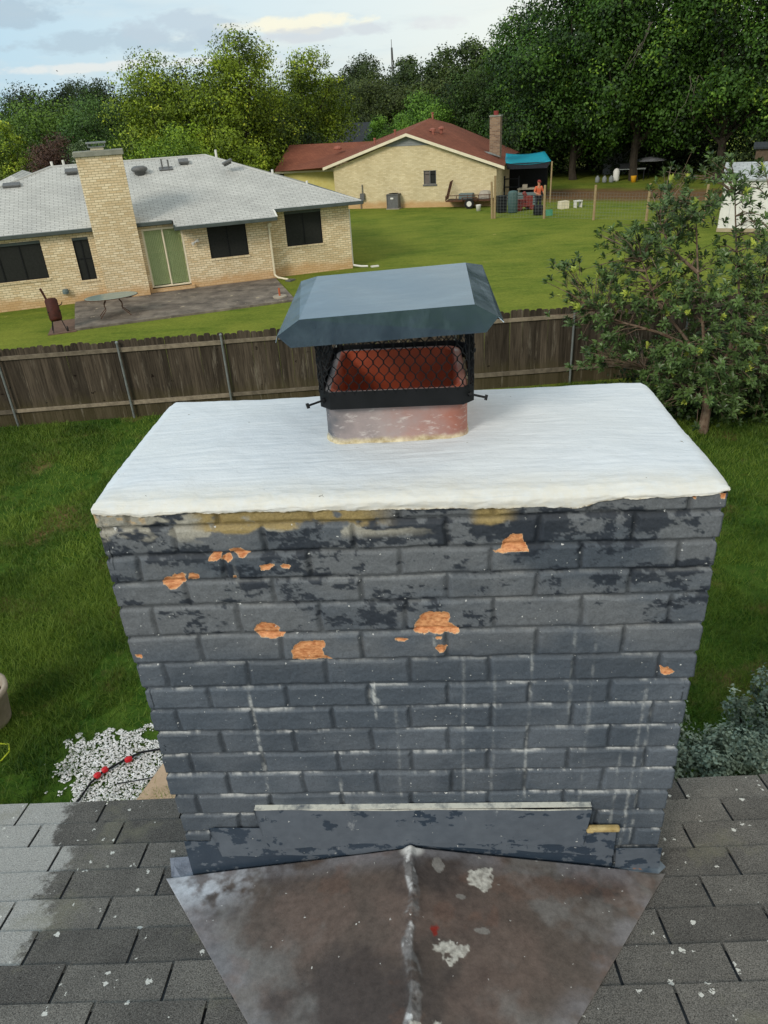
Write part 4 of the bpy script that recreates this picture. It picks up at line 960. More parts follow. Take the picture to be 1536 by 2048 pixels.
# things on that roof
def on_roof(x, y): return rf(y)
def boxvent(x, y, rot=0, z=None, w_=.42, nrm=0):
    z = on_roof(x, y) if z is None else z; m = MB(); m.box((x, y, z+.12), (w_, .36, .09), 0, rot if not nrm else 0, -rot if nrm else 0); m.box((x, y+.02, z+.05), (w_*.8, .26, .12), 0, rot if not nrm else 0, -rot if nrm else 0); m.build('box_vent', M['vent'], roof1, .02)
boxvent(-6.05, 4.05, .34); boxvent(-10.60, 3.95, .34, w_=.5); boxvent(-4.35, 2.9, .36, 4.22, nrm=1); boxvent(-12.9, 3.3, .3, 3.98, w_=.65)
m = MB(); z = on_roof(-7.92, 3.5); m.lathe([(.22, -.1), (.22, .08), (.30, .10), (.34, .16), (.30, .24), (.18, .29), (.02, .30)], (-7.92, 3.5, z), 16); m.build('round_vent', M['vent'], roof1, 0, True)
m = MB(); z = on_roof(-6.85, 3.7); m.tube([(-6.98, 3.7, z-.05), (-6.98, 3.7, z+.40)], .035, 8); m.tube([(-6.72, 3.7, z-.05), (-6.72, 3.7, z+.36)], .035, 8); m.box((-6.85, 3.7, z+.03), (.55, .3, .03), 0, .34); m.build('pipe_vent', M['vent'], roof1)
for x, y, z, h in ((-11.35, 4.8, 4.55, .22), (-10.9, 4.95, 4.45, .34), (-4.55, 4.9, 4.25, .5), (-2.2, 4.6, 3.4, .4), (-.9, 3.5, 3.0, .3)):
    m = MB(); m.tube([(x, y, z-.2), (x, y, z+h)], .05, 8); m.build('pipe_vent', M['white'], roof1)
# downspouts
def spout(x, y, z1, dirx):
    m = MB(); m.box((x, y-.03, (z1+.18)/2), (.075, .06, z1-.18)); m.box((x+dirx*.03, y-.06, z1+.02), (.16, .14, .14)); m.tube([(x, y-.04, .2), (x+dirx*.1, y-.12, .1), (x+dirx*.45, y-.5, .05)], .042, 6)
    o = m.build('downspout', M['cream'], H1, .008); return o
spout(-3.47, YW-.03, 2.12, 1); m = MB(); m.box((.035, .1, 1.2), (.06, .075, 2.3)); m.tube([(.03, .06, .12), (.35, -.1, .06), (.62, -.2, .05)], .045, 6); m.build('downspout', M['white'], H1, .008)
tag((lambda: (lambda m: (m.box((-2.95, -1.05, .03), (.34, .26, .05), .7), m.build('splash_block', M['vent'], None))[1])(MB()))(), 'grey splash block on the lawn below the middle downspout', 'splash block')
sbk = bpy.data.objects['splash_block']; sbk.location = (-.66, 32.39, 0); sbk.rotation_euler = (0, 0, R(16))
m = MB(); m.box((.9, -.28, .03), (.34, .16, .05), .0); o = m.build('splash_block', M['white'], None); o.location = (-.66, 32.39, 0); o.rotation_euler = (0, 0, R(16)); tag(o, 'white splash block on the grass at the far right corner of the grey roofed house', 'splash block')
m = MB(); m.tube([(-6.42, YW-.02, 1.78), (-6.42, YW-.14, 1.80)], .03, 8); m.tube([(-6.42, YW-.1, 1.80), (-6.55, YW-.16, 1.72)], [.03, .07], 10); m.tube([(-6.42, YW-.1, 1.80), (-6.29, YW-.16, 1.84)], [.03, .07], 10); m.build('floodlight', M['white'], H1)
m = MB(); m.lathe([(.02, -.10), (.11, -.08), (.12, .0), (.10, .08), (.02, .09)], (-11.55, YW-.08, .5), 12); m.build('hose_bib_cover', M['greyplastic'], H1)
# patio
def local1(x, y): c_, s_ = math.cos(R(16)), math.sin(R(16)); return (-.66+x*c_-y*s_, 32.39+x*s_+y*c_)
def patio():
    t = NT('stained_patio'); f = t.noise(1.6, 6, .7); c = t.ramp(f, .32, .70, S(78, 72, 68), S(140, 130, 118))
    c = t.mix(t.ramp(t.noise(1, 6, .75, t.map((.5, 1.6, 1))), .52, .64, (0, 0, 0, 1), (.75, .75, .75, 1)), c, S(82, 74, 68)); c = t.mix(t.specks(3, .22, .3), c, S(160, 148, 128)); c = t.mix(t.ramp(t.noise(3.5, 5, .7), .62, .68), c, S(150, 138, 120)); t.bump(t.noise(20, 4), .3, .01)
    mat = t.done(c, .9, 0, .2); m = MB()
    q = [(-11.3, -1.0), (-11.1, -4.95), (-6.95, -4.85), (-3.5, -4.75), (-3.45, -.45), (-8.3, -.45), (-11.3, -.43)]
    m.slab([(*local1(*p), .07) for p in q], .12); return m.build('patio', mat)
tag(patio(), kind='structure')
m = MB(); q = [(-11.95, -5.15), (-11.05, -5.1), (-11.12, -3.2), (-11.9, -3.2)]; m.slab([(*local1(*p), .03) for p in q], .05); tag(m.build('path', simple('brick_pad', S(92, 72, 62), S(118, 96, 82), 6, .95, .3)), kind='structure')
p0 = local1(-3.95, -4.1); m = MB(); m.lathe([(.26, 0), (.26, .05), (.24, .06)], (p0[0], p0[1], .07), 16); ub = thing('cleanout_pipe', 'small orange pipe standing in a round concrete collar at the patio corner', 'pipe', (0, 0, 0)); m.build('collar', M['concrete'], ub); m = MB(); m.tube([(p0[0], p0[1], .1), (p0[0], p0[1], .40)], .035, 8); m.build('pipe', simple('orange_pipe', S(170, 84, 52), S(186, 100, 64), 9), ub)
# patio table
tb = thing('patio_table', 'oval glass topped patio table with thin brown legs on the stained patio', 'table', (-9.05, 26.15, .07), R(20))
m = MB(); m.lathe([(.88, .0), (.90, .012), (.88, .024)], (0, 0, .66), 28, .62); m.build('tabletop', M['glassgrey'], tb)
m = MB(); m.lathe([(.90, -.012), (.915, .0), (.905, .012)], (0, 0, .66), 28, .62, False); m.build('rim', M['rusty'], tb)
for a in (35, 145, 215, 325):
    x, y = math.cos(R(a))*.42, math.sin(R(a))*.3; m = MB(); m.tube([(x*.5, y*.5, .65), (x*.9, y*.9, .4), (x*.8, y*.8, .25), (x*1.5, y*1.5, .0)], .013, 6); m.build('leg', M['rusty'], tb)
# barrel smoker
sk = thing('smoker_grill', 'rusty dark red vertical barrel smoker with a chimney pipe beside the brick wall', 'grill', (-10.52, 24.62, .03), R(25))
m = MB(); m.tube([(0, -.12, .36), (.0, -.10, .42), (0, .10, .98), (0, .12, 1.04)], [.17, .20, .20, .16], 16); m.build('barrel', M['rust'], sk, 0, True)
m = MB(); m.tube([(0, -.04, .60), (0, .0, .62)], [.212, .212], 16, False); m.tube([(-.2, -.12, .66), (.2, -.12, .66)], .02, 6); m.build('lid_band', M['black'], sk)
m = MB(); m.tube([(-.12, .10, 1.0), (-.22, .14, 1.40)], .035, 8); m.build('smoke_pipe', M['rust'], sk)
for x in (-.16, .2):
    for y in (-.2, .12): m = MB(); m.tube([(x*.7, y*.5, .45), (x*1.2, y*1.4, 0)], .015, 6); m.build('leg', M['black'], sk)
for x in (.27,):
    m = MB(); m.tube([(x-.02, -.22, .08), (x+.02, -.22, .08)], .08, 12); m.build('wheel', M['rubber'], sk)
m = MB(); m.tube([(.18, .0, .8), (.3, .02, .84), (.32, .06, .9)], .015, 6); m.build('handle', M['black'], sk)

# ================================================================ BROWN ROOFED HOUSE
A2 = R(-20)
H2 = thing('brown_roofed_house', 'long yellow brick house with a red brown gable roof beyond the big lawn', 'house', (8.46, 50.11, 0), A2)
win2 = (-4.77, -3.93, 1.40, 2.22)
m = MB(); 
wall_panel(m, -11.05, 0, 0, -.02, 2.0, [(win2[0], win2[1], win2[2], 2.0)]); wall_panel(m, -11.05, 0, 0, 2.0, 2.22, [(win2[0], win2[1], 2.0, 2.22)])
m.poly([(-11.05, 0, 2.22), (0, 0, 2.22), (-3.6, 0, 3.70), (-7.6, 0, 3.70)]) if False else m.poly([(-11.05, 0, 2.22), (0, 0, 2.22), (-4.25, 0, 3.70), (-7.45, 0, 3.70), (-11.05, 0, 2.55)])
m.poly([(0, 0, -.02), (0, 9, -.02), (0, 9, 2.3), (0, 0, 2.3)]); m.poly([(-11.05, 9, -.02), (-11.05, 9, 2.3), (0, 9, 2.3), (0, 9, -.02)])
m.build('brick_wall', M['brick2'], H2)
m = MB()
for i in range(5):
    z = 3.70+i*.14; a = max(.02, 1.60-(z-3.70)*2.6); b = max(.02, 1.6-(z+.14-3.70)*2.6)
    m.add([(-5.80-a, -.03, z), (-5.80+a, -.03, z), (-5.8+b, -.012, z+.138), (-5.8-b, -.012, z+.138)], [(0, 1, 2, 3)])
m.build('gable_siding', M['gablegrey'], H2)
m = MB(); m.bx(-15.3, -11.052, 1.2, 1.3, -.02, 2.36); m.bx(-15.3, -15.2, 1.3, 8, -.02, 2.36); m.build('side_wing_wall', M['siding'], H2)
rk = {'L': (-11.57, -.35, 2.65), 'A': (-5.76, -.35, 4.42), 'Rr': (.52, -.35, 2.32), 'B': (-6.14, 7, 5.08), 'D': (-.64, 7, 2.44)}
D2 = (-.64+.3, 7, 2.44)
m = MB(); m.poly([rk['A'], rk['Rr'], D2, rk['B']][::-1]); m.poly([rk['L'], rk['A'], rk['B'], (-10.58, 7, 3.77), (-9.95, 5.2, 3.86)][::-1])
m.poly([(-16.0, 1.0, 2.40), rk['L'], (-9.95, 5.2, 3.86), (-16.4, 5.0, 3.89)]); m.poly([(-11.57, -.35, 2.65), (-11.6, 1.0, 2.42), (-16.0, 1.0, 2.40)]); m.poly([(-16.4, 5, 3.89), (-10, 5.2, 3.86), (-10, 10, 2.3), (-16.4, 10, 2.3)])
m.poly([rk['B'], D2, (-.6, 13, 2.3), (-6, 13, 4.5)]); m.poly([rk['B'], (-6, 13, 4.5), (-12, 13, 2.3), (-10.58, 7, 3.77)])
roof2 = m.build('roof', M['roofbrown'], H2)
def rake(a, b, h=.17):
    a, b = Vector(a), Vector(b); m = MB(); n = Vector((0, -.05, 0)); m.add([a+n, b+n, b+n-Vector((0, 0, h)), a+n-Vector((0, 0, h)), a, b, b-Vector((0, 0, h)), a-Vector((0, 0, h))], [(3, 2, 1, 0), (0, 1, 5, 4), (2, 3, 7, 6), (1, 2, 6, 5), (0, 3, 7, 4), (4, 5, 6, 7)]); m.build('rake_board', M['cream'], H2)
rake((-11.65, -.36, 2.64), (-5.76, -.36, 4.43)); rake((-5.76, -.36, 4.43), (.56, -.36, 2.32)); rake((-16.0, .98, 2.40), (-11.4, .98, 2.42), .12)
m = MB(); m.poly([(-11.5, -.35, 2.5), (-5.76, -.35, 4.26), (-5.76, 0, 4.26), (-11.5, 0, 2.5)]); m.poly([(-5.76, -.35, 4.26), (.5, -.35, 2.16), (.5, 0, 2.16), (-5.76, 0, 4.26)]); m.build('soffit', M['cream'], H2)
m = MB(); x0, x1, z0, z1 = win2; f = .04; m.bx(x0, x0+f, .0, .05, z0, z1); m.bx(x1-f, x1, .0, .05, z0, z1); m.bx(x0+f, x1-f, 0, .05, z0, z0+f); m.bx(x0+f, x1-f, 0, .05, z1-f, z1); m.bx((x0+x1)/2-.03, (x0+x1)/2+.03, .0, .05, z0+f, z1-f); m.bx(x0-.05, x1+.05, -.06, .02, z0-.1, z0-.005)
w2 = m.build('window', M['vent'], H2); m = MB(); m.bx(x0+.02, (x0+x1)/2, .06, .07, z0+.02, z1-.02); m.build('left_pane', simple('dull_pane', S(96, 88, 84), S(110, 102, 96), 4, .4), w2); m = MB(); m.bx((x0+x1)/2, x1-.02, .06, .07, z0+.02, z1-.02); m.build('right_pane', M['screen'], w2)
m = MB(); m.bx(-.98, -.30, 2.6, 3.3, 2.0, 5.02); c2 = m.build('chimney', M['brick3'], H2); m = MB(); m.bx(-1.02, -.26, 2.56, 3.34, 5.022, 5.10); m.build('cap', M['conc_grey'], c2); m = MB(); m.lathe([(.16, 0), (.16, .22), (.14, .24)], (-.64, 2.95, 5.10), 10); m.build('flue', M['redhat'], c2)
m = MB(); m.add([(-1.75, 2.45, 3.12), (-.25, 2.2, 2.70), (-.2, 2.45, 2.72), (-.98, 2.55, 3.0)], [(0, 1, 2, 3)]); m.build('chimney_flashing', M['galv'], c2)
for x, y, z, kk in ((-11.8, 3.0, 3.52, 0), (-4.3, 3, 4.30, 1), (-4.8, 2.6, 4.25, 1), (-4.6, 2, 4.05, 2), (-9.1, 3.2, 3.75, 2), (-7.6, 3.2, 4.2, 2), (-6.0, 7.2, 5.05, 2)):
    m = MB()
    if kk == 0: m.lathe([(.26, 0), (.3, .08), (.24, .2), (.05, .26)], (x, y, z), 12)
    elif kk == 1: m.lathe([(.1, -.1), (.1, .14), (.22, .16), (.22, .26), (.05, .32)], (x, y, z), 12)
    else: m.tube([(x, y, z-.1), (x, y, z+.36)], .07, 8); m.lathe([(.1, .3), (.1, .38)], (x, y, z), 8)
    m.build(('turbine_vent', 'turbine_vent', 'pipe_vent')[kk], simple('painted_vent_%d' % kk, S(140, 84, 70), S(156, 98, 82), 6), roof2)
m = MB(); m.box((-9.05, -.12, .75), (.3, .16, .42)); m.tube([(-9.05, -.1, .9), (-9.05, -.06, 1.5)], .03, 6); m.lathe([(.13, -.05), (.13, .05)], (-9.25, -.2, .62), 10); m.tube([(-9.2, -.1, 0), (-9.2, -.1, .6)], .03, 6); tag(m.build('utility_meter', M['vent'], H2), 'grey electric meter box on the brick wall')

# ---------------- items by the brown roofed house
def local2(x, y): c_, s_ = math.cos(A2), math.sin(A2); return (8.46+x*c_-y*s_, 50.11+x*s_+y*c_)
ac = thing('air_conditioner', 'square grey air conditioning unit against the yellow brick wall', 'air conditioner', (2.0, 52.15, 0), A2)
m = MB(); m.bx(-.45, .45, -.42, .42, -.01, .05); m.build('base_slab', M['concrete'], ac)
m = MB()
for i in range(14): m.bx(-.36, .36, -.365, .365, .07+i*.056, .07+i*.056+.036)
m.bx(-.34, .34, -.34, .34, .05, .86); m.build('coil_housing', M['acgrey'], ac)
for sx in (-1, 1):
    for sy in (-1, 1): m = MB(); m.bx(sx*.37-.03, sx*.37+.03, sy*.37-.03, sy*.37+.03, .05, .88); m.build('corner_post', M['vent'], ac)
m = MB(); m.bx(-.40, .40, -.40, .40, .87, .92); m.build('top_cover', M['vent'], ac); m = MB()
for r_ in (.1, .17, .24, .31): m.lathe([(r_, 0), (r_+.012, .01), (r_, .02)], (0, 0, .925), 20, 1, False)
m.build('fan_grille', M['black'], ac); m = MB(); m.bx(-.12, .08, -.415, -.402, .62, .72); m.build('sticker', M['white'], ac)
def obj1(name, label, cat, mb, mat, group=None, bevel=0, smooth=False): return tag(mb.build(name, mat, None, bevel, smooth), label, cat, group)
x, y = 3.75, 53.0; m = MB(); m.lathe([(.16, 0), (.22, .06), (.24, .2), (.18, .32), (.05, .36)], (x, y-.35, 0), 14); obj1('flower_pot', 'round black pot on the grass below the small brick wall window', 'pot', m, M['black'], smooth=True)
# trailer
tr = thing('utility_trailer', 'rusty open utility trailer with its mesh ramp gate raised, parked by the brick wall', 'trailer', (7.05, 50.35, 0), A2+.06)
m = MB()
for y in (-.7, .7): m.bx(-1.7, 1.3, y-.03, y+.03, .42, .50); m.bx(-1.7, 1.2, y-.02, y+.02, .76, .80)
for xx in (-1.7, -1, -.3, .4, 1.1):
    for y in (-.7, .7): m.bx(xx-.02, xx+.02, y-.02, y+.02, .5, .77)
for xx in np.linspace(-1.65, 1.25, 9): m.bx(xx-.02, xx+.02, -.67, .67, .43, .47)
m.build('frame', M['rusty'], tr)
m = MB(); m.bx(-1.66, 1.26, -.66, .66, .472, .495); m.build('plank_deck', simple('trailer_planks', S(62, 48, 38), S(84, 66, 52), 5, .95, .3), tr)
m = MB(); m.tube([(1.3, -.7, .45), (2.5, 0, .42), (1.3, .7, .45)], .035, 6); m.tube([(2.3, 0, .44), (2.75, 0, .40)], .04, 6); m.tube([(2.45, 0, 0.02), (2.45, 0, .75)], .03, 6); m.build('tongue', M['rusty'], tr)
m = MB(); n_ = 9
for i in range(n_): f = i/(n_-1); m.tube([(-1.72+.45*0, -.68+1.36*f, .5), (-1.40, -.68+1.36*f, 1.60)], .012, 4)
for i in range(8): f = i/7; m.tube([(-1.72+.32*f, -.68, .5+1.10*f), (-1.72+.32*f, .68, .5+1.10*f)], .014, 4)
m.bx(-1.66, -1.63, -.66, .66, .55, 1.0) if False else None
m.build('ramp_gate', M['rust'], tr)
for sy in (-.86, .86):
    for xx in (-.15,):
        m = MB(); m.tube([(xx, sy-.08, .30), (xx, sy-.07, .30), (xx, sy+.07, .30), (xx, sy+.08, .30)], [.24, .30, .30, .24], 18); wh = m.build('wheel', M['rubber'], tr); m = MB(); m.tube([(xx, sy-.09, .30), (xx, sy+.09, .30)], .16, 14); m.build('rim', M['white'], wh)
    m = MB(); m.bx(-.6, .3, sy-.11, sy+.11, .64, .67); m.bx(-.62, -.59, sy-.11, sy+.11, .5, .67); m.bx(.3, .33, sy-.11, sy+.11, .5, .67); m.build('fender', M['rusty'], tr)
def sit(name, lab, cat, x, y, z, mb, mat, rz=0, **k): o = obj1(name, lab, cat, mb, mat, **k); o.location = (x, y, z); o.rotation_euler = (0, 0, rz); return o
sit('tool_box', 'grey metal tool box lying on the middle of the trailer deck', 'box', 6.6, 50.5, .495, MB().bx(-.45, .45, -.3, .3, 0, .34), M['greyplastic'], A2, bevel=.03)
sit('folded_tarp', 'pale folded tarp heaped on the front end of the trailer', 'tarp', 7.75, 50.1, .495, MB().lathe([(.02, 0), (.46, .02), (.42, .3), (.3, .46), (.05, .5)], (0, 0, 0), 9, .7), simple('pale_tarp', S(150, 140, 128), S(172, 164, 150), 5, .9, .6), .3)
o = sit('bucket', 'white plastic bucket standing on the lawn in front of the trailer', 'bucket', 7.06, 48.3, 0, MB().lathe([(.13, 0), (.16, .33), (.165, .35), (.15, .345), (.12, .05)], (0, 0, 0), 14), M['white'], smooth=True)
# wire fence
wf = thing('wire_fence', 'wire mesh fence on four rough timber posts across the back of the lawn', 'fence', (0, 0, 0))
WP = [(7.45, 44.56, 2.25), (10.03, 43.31, 1.72), (12.33, 41.6, 1.74), (14.66, 40.1, 1.80), (17.0, 38.6, 1.75)]
for i, (x, y, h) in enumerate(WP):
    m = MB(); tp = .03*math.sin(i*5); m.tube([(x, y, -.05), (x+tp, y, h)], [.075, .065], 8); m.build('post', M['woodpost'], wf)
    if i == 0: m = MB(); m.tube([(x-.14, y+.02, -.05), (x-.20, y, 1.95)], [.07, .06], 8); m.build('post', M['woodpost'], wf)
m = MB()
for i in range(4):
    (x0, y0, _), (x1, y1, _) = WP[i], WP[i+1]
    for z in np.arange(.08, 1.4, .16): m.tube([(x0, y0, z), ((x0+x1)/2, (y0+y1)/2, z-.02), (x1, y1, z)], .004, 3, False)
    for f in np.linspace(0, 1, 18): m.tube([(x0+(x1-x0)*f, y0+(y1-y0)*f, .05), (x0+(x1-x0)*f, y0+(y1-y0)*f, 1.35)], .004, 3, False)
m.build('wire_mesh', M['galv'], wf)
# canopy
cn = thing('patio_canopy', 'turquoise tarp canopy stretched from the brown roof over the dark side patio', 'canopy', (0, 0, 0))
q = [(9.3, 51.6, 2.38), (11.9, 50.2, 2.42), (12.9, 56.5, 2.62), (10.2, 57.4, 2.62)]
m = MB(); nn_ = 12; b0 = 0
for i in range(nn_+1):
    for j in range(nn_+1):
        s_, t_ = i/nn_, j/nn_; p = [q[0][k]*(1-s_)*(1-t_)+q[1][k]*s_*(1-t_)+q[2][k]*s_*t_+q[3][k]*(1-s_)*t_ for k in range(3)]; p[2] -= .22*math.sin(math.pi*s_)*(.6+.4*math.sin(math.pi*t_)); m.v.append(tuple(p)); m.c.append(.5)
for i in range(nn_):
    for j in range(nn_): a = i*(nn_+1)+j; m.f.append((a, a+nn_+1, a+nn_+2, a+1))
o = m.build('tarp', M['turq'], cn, 0, True); md = o.modifiers.new('th', 'SOLIDIFY'); md.thickness = .02
m = MB(); m.bx(9.35, 12.5, 50.2, 50.35, 2.1, 2.25); 
o = MB().add([(9.32, 51.62, 2.34), (11.88, 50.24, 2.38), (11.7, 50.34, 2.02), (9.4, 51.6, 1.98)], [(0, 1, 2, 3)]).build('shade_strip', M['darkcloth'], cn)  # dark strip standing in for the shade under the tarp's front edge
for x, y in ((11.95, 50.15), (12.9, 56.4)): MB().tube([(x, y, 0), (x, y, 2.40)], .05, 8).build('pole', M['woodpost'], cn)
# clutter below the canopy
sit('rain_barrel', 'tall grey green plastic tank standing just behind the wire fence', 'tank', 8.85, 46.5, 0, MB().lathe([(.26, 0), (.29, .05), (.29, 1.1), (.26, 1.18), (.1, 1.22)], (0, 0, 0), 12, .8), simple('faded_green_plastic', S(60, 84, 84), S(74, 98, 96), 5, .6), smooth=True)
sit('trash_can', 'black wheelie bin beside the grey green tank', 'bin', 8.25, 46.9, 0, MB().bx(-.26, .26, -.28, .28, 0, .95), M['black'], .2, bevel=.05)
sit('storage_bench', 'low grey slatted bench under the turquoise canopy', 'bench', 10.0, 49.3, 0, (lambda m: [m.bx(-.9, .9, -.3, .3, .1+i*.14, .2+i*.14) for i in range(5)] and m)(MB()), M['greyplastic'], A2)
sit('garden_table', 'small pale table with clutter in the shade of the canopy', 'table', 10.9, 51.8, 0, MB().bx(-.7, .7, -.4, .4, .72, .78).bx(-.65, -.58, -.35, .35, 0, .72).bx(.58, .65, -.35, .35, 0, .72).bx(-.4, -.1, -.2, .1, .78, 1.0), M['concrete'], A2)
sit('riding_mower', 'red lawn mower half hidden beside the person in orange', 'mower', 9.75, 47.4, 0, MB().bx(-.5, .4, -.3, .3, .2, .42).bx(.0, .45, -.22, .22, .42, .78).bx(-.45, -.1, -.2, .2, .42, .62).tube([(-.5, -.34, .2), (-.5, .34, .2)], .2, 12).tube([(.35, -.34, .15), (.35, .34, .15)], .15, 12).tube([(.05, 0, .8), (-.1, 0, 1.0)], .12, 8), M['redhat'], .3, bevel=.03)
sit('feed_barrel', 'squat black drum on the ground below the person in orange', 'drum', 10.05, 44.9, 0, MB().lathe([(.28, 0), (.3, .1), (.3, .42), (.27, .5), (.02, .52)], (0, 0, 0), 14), M['black'], smooth=True)
sit('plastic_crate', 'small green plastic crate by the second timber post of the wire fence', 'crate', 10.55, 44.4, 0, MB().bx(-.18, .18, -.15, .15, 0, .03).bx(-.18, -.15, -.15, .15, .03, .3).bx(.15, .18, -.15, .15, .03, .3).bx(-.15, .15, -.15, -.12, .03, .3).bx(-.15, .15, .12, .15, .03, .3), M['green'])
sit('cardboard_box', 'tan box left of the bare earth behind the wire fence', 'box', 12.0, 46.9, 0, MB().bx(-.28, .28, -.2, .2, 0, .42), M['cream'], .4)
sit('garden_stool', 'small white stool on the bare earth behind the wire fence', 'stool', 12.9, 47.0, 0, MB().bx(-.22, .22, -.18, .18, .34, .39).bx(-.2, -.16, -.16, .16, 0, .34).bx(.16, .2, -.16, .16, 0, .34), M['white'], .3)
sit('shade_block', 'black block added as the shade below the back of the turquoise canopy', 'shade block', 11.2, 54.6, 0, MB().bx(-1.5, 1.5, -.3, .3, 0, 1.95).bx(-1.52, -.02, -.33, -.302, .05, 1.9).bx(.02, 1.52, -.33, -.302, .05, 1.9), M['black'], A2)  # added black block, makes the shade under the canopy read as black
sit('shade_rack', 'small dark rack added as shade on the left below the turquoise canopy', 'shade rack', 9.9, 52.6, 0, MB().bx(-.5, .5, -.2, .2, .3, .34).bx(-.5, .5, -.2, .2, .8, .84).bx(-.5, .5, -.2, .2, 1.3, 1.34).bx(-.5, -.46, -.2, .2, 0, 1.5).bx(.46, .5, -.2, .2, 0, 1.5), M['darkcloth'], A2)  # added dark rack, fills out the shade beneath the tarp
# person
def person():
    ro = thing('person', 'person in an orange shirt, red cap and dark trousers standing behind the wire fence', 'person', (10.2, 45.75, 0), R(18))
    J = {'pel': (0, 0, .93, .135), 'sp': (0, .0, 1.12, .125), 'ch': (0, 0, 1.32, .145), 'nk': (0, -.01, 1.48, .055), 'hd': (0, -.03, 1.56, .075), 'hd2': (0, -.02, 1.66, .09), 'top': (0, -.01, 1.73, .06)}
    E_ = [('pel', 'sp'), ('sp', 'ch'), ('ch', 'nk'), ('nk', 'hd'), ('hd', 'hd2'), ('hd2', 'top')]
    for s, n_ in ((-1, 'l'), (1, 'r')):
        J.update({n_+'hip': (s*.10, 0, .88, .095), n_+'kn': (s*.12, -.03, .50, .062), n_+'an': (s*.13, .02, .09, .042), n_+'to': (s*.15, -.14, .04, .035), n_+'sh': (s*.18, 0, 1.40, .062)})
        E_ += [('pel', n_+'hip'), (n_+'hip', n_+'kn'), (n_+'kn', n_+'an'), (n_+'an', n_+'to'), ('ch', n_+'sh')]
        el = (s*.29, -.02, 1.15, .043); wr = (s*.20, -.24, 1.06, .03) if s < 0 else (s*.30, -.16, .95, .03); pm = (wr[0]-s*.03, wr[1]-.07, wr[2], .032)
        J[n_+'el'] = el; J[n_+'wr'] = wr; J[n_+'pm'] = pm; E_ += [(n_+'sh', n_+'el'), (n_+'el', n_+'wr'), (n_+'wr', n_+'pm')]
        for i, (dx, ln) in enumerate(((-.028, .062), (-.010, .075), (.010, .072), (.028, .055))):
            a = (pm[0]+dx, pm[1]-ln*.6, pm[2]-.006, .009); b = (pm[0]+dx, pm[1]-ln, pm[2]-.03, .008); J[n_+'f%da' % i] = a; J[n_+'f%db' % i] = b; E_ += [(n_+'pm', n_+'f%da' % i), (n_+'f%da' % i, n_+'f%db' % i)]
        J[n_+'ta'] = (pm[0]-s*.045, pm[1]-.01, pm[2]-.01, .01); J[n_+'tb'] = (pm[0]-s*.055, pm[1]-.045, pm[2]-.015, .009); E_ += [(n_+'pm', n_+'ta'), (n_+'ta', n_+'tb')]
    def skin(name, keys, edges, grow, mat, parent, root):
        ks = [k for k in J if k in keys]; me = bpy.data.meshes.new(name); me.from_pydata([J[k][:3] for k in ks], [(ks.index(a), ks.index(b)) for a, b in edges if a in ks and b in ks], []); me.materials.append(mat)
        o = bpy.data.objects.new(name, me); C.objects.link(o); o.parent = parent; o.modifiers.new('skin', 'SKIN'); o.modifiers.new('sub', 'SUBSURF').levels = 1; o.modifiers['sub'].render_levels = 2
        me.skin_vertices.new() if not me.skin_vertices else None
        for i, k in enumerate(ks): r_ = J[k][3]+grow; d = me.skin_vertices[0].data[i]; d.radius = (r_, r_*(.82 if k in ('ch', 'sp', 'pel') else 1)); d.use_root = (k == root)
        return o
    b = skin('body', set(J), E_, 0, M['skin'], ro, 'pel')
    skin('shirt', {'pel', 'sp', 'ch', 'lsh', 'rsh', 'lel', 'rel'}, E_, .016, M['orange'], b, 'ch')
    skin('trousers', {'pel', 'lhip', 'rhip', 'lkn', 'rkn', 'lan', 'ran'}, E_, .018, M['darkcloth'], b, 'pel')
    for s in (-1, 1): MB().box((s*.14, -.06, .045), (.10, .28, .09)).build('shoe', M['black'], b, .03)
    MB().lathe([(.105, 0), (.108, .04), (.09, .09), (.03, .115)], (0, -.02, 1.67), 14).box((0, -.14, 1.675), (.14, .1, .012)).build('cap', M['redhat'], b)
    MB().tube([(0, -.105, 1.63), (0, -.128, 1.605)], [.008, .015], 6).build('nose', M['skin'], b)
    m = MB(); [m.lathe([(.002, -.008), (.009, 0), (.002, .008)], (s*.032, -.100, 1.645), 8) for s in (-1, 1)]; m.build('eyes', M['black'], b)
    MB().box((0, -.103, 1.575), (.045, .008, .008)).build('mouth', M['redhat'], b)
    m = MB(); [m.lathe([(.004, -.03), (.012, 0), (.004, .028)], (s*.092, -.01, 1.63), 6) for s in (-1, 1)]; m.build('ears', M['skin'], b)
person()
# far shed with jugs
fs = thing('garden_shed', 'small pale grey metal shed in the shade beneath the big dark tree', 'shed', (21.6, 66.5, 0), -.35)
m = MB()
for i in range(16): m.bx(-1.3+i*.165, -1.3+i*.165+.12, -1.02, -1.0, 0, 2.0)
m.bx(-1.32, 1.34, -1.0, 1.0, 0, 2.0); m.build('ribbed_wall', simple('pale_ribbed_metal', S(120, 122, 126), S(140, 142, 146), 3, .7), fs)
MB().poly([(-1.5, -1.2, 1.98), (1.5, -1.2, 1.98), (1.5, 0, 2.5), (-1.5, 0, 2.5)]).poly([(1.5, 1.2, 1.98), (-1.5, 1.2, 1.98), (-1.5, 0, 2.5), (1.5, 0, 2.5)]).build('roof', M['roofdark'], fs)
for i, (x, y) in enumerate(((17.9, 60.2), (18.35, 59.9), (18.8, 59.7))):
    sit('water_jug', ['pale plastic jug, leftmost of the row in front of the garden shed', 'pale plastic jug in the middle of the row in front of the garden shed', 'pale plastic jug, rightmost of the row in front of the garden shed'][i], 'jug', x, y, 0, MB().lathe([(.14, 0), (.17, .05), (.17, .32), (.08, .42), (.05, .48)], (0, 0, 0), 12), M['gablegrey'], group='pale jugs in front of the garden shed', smooth=True)
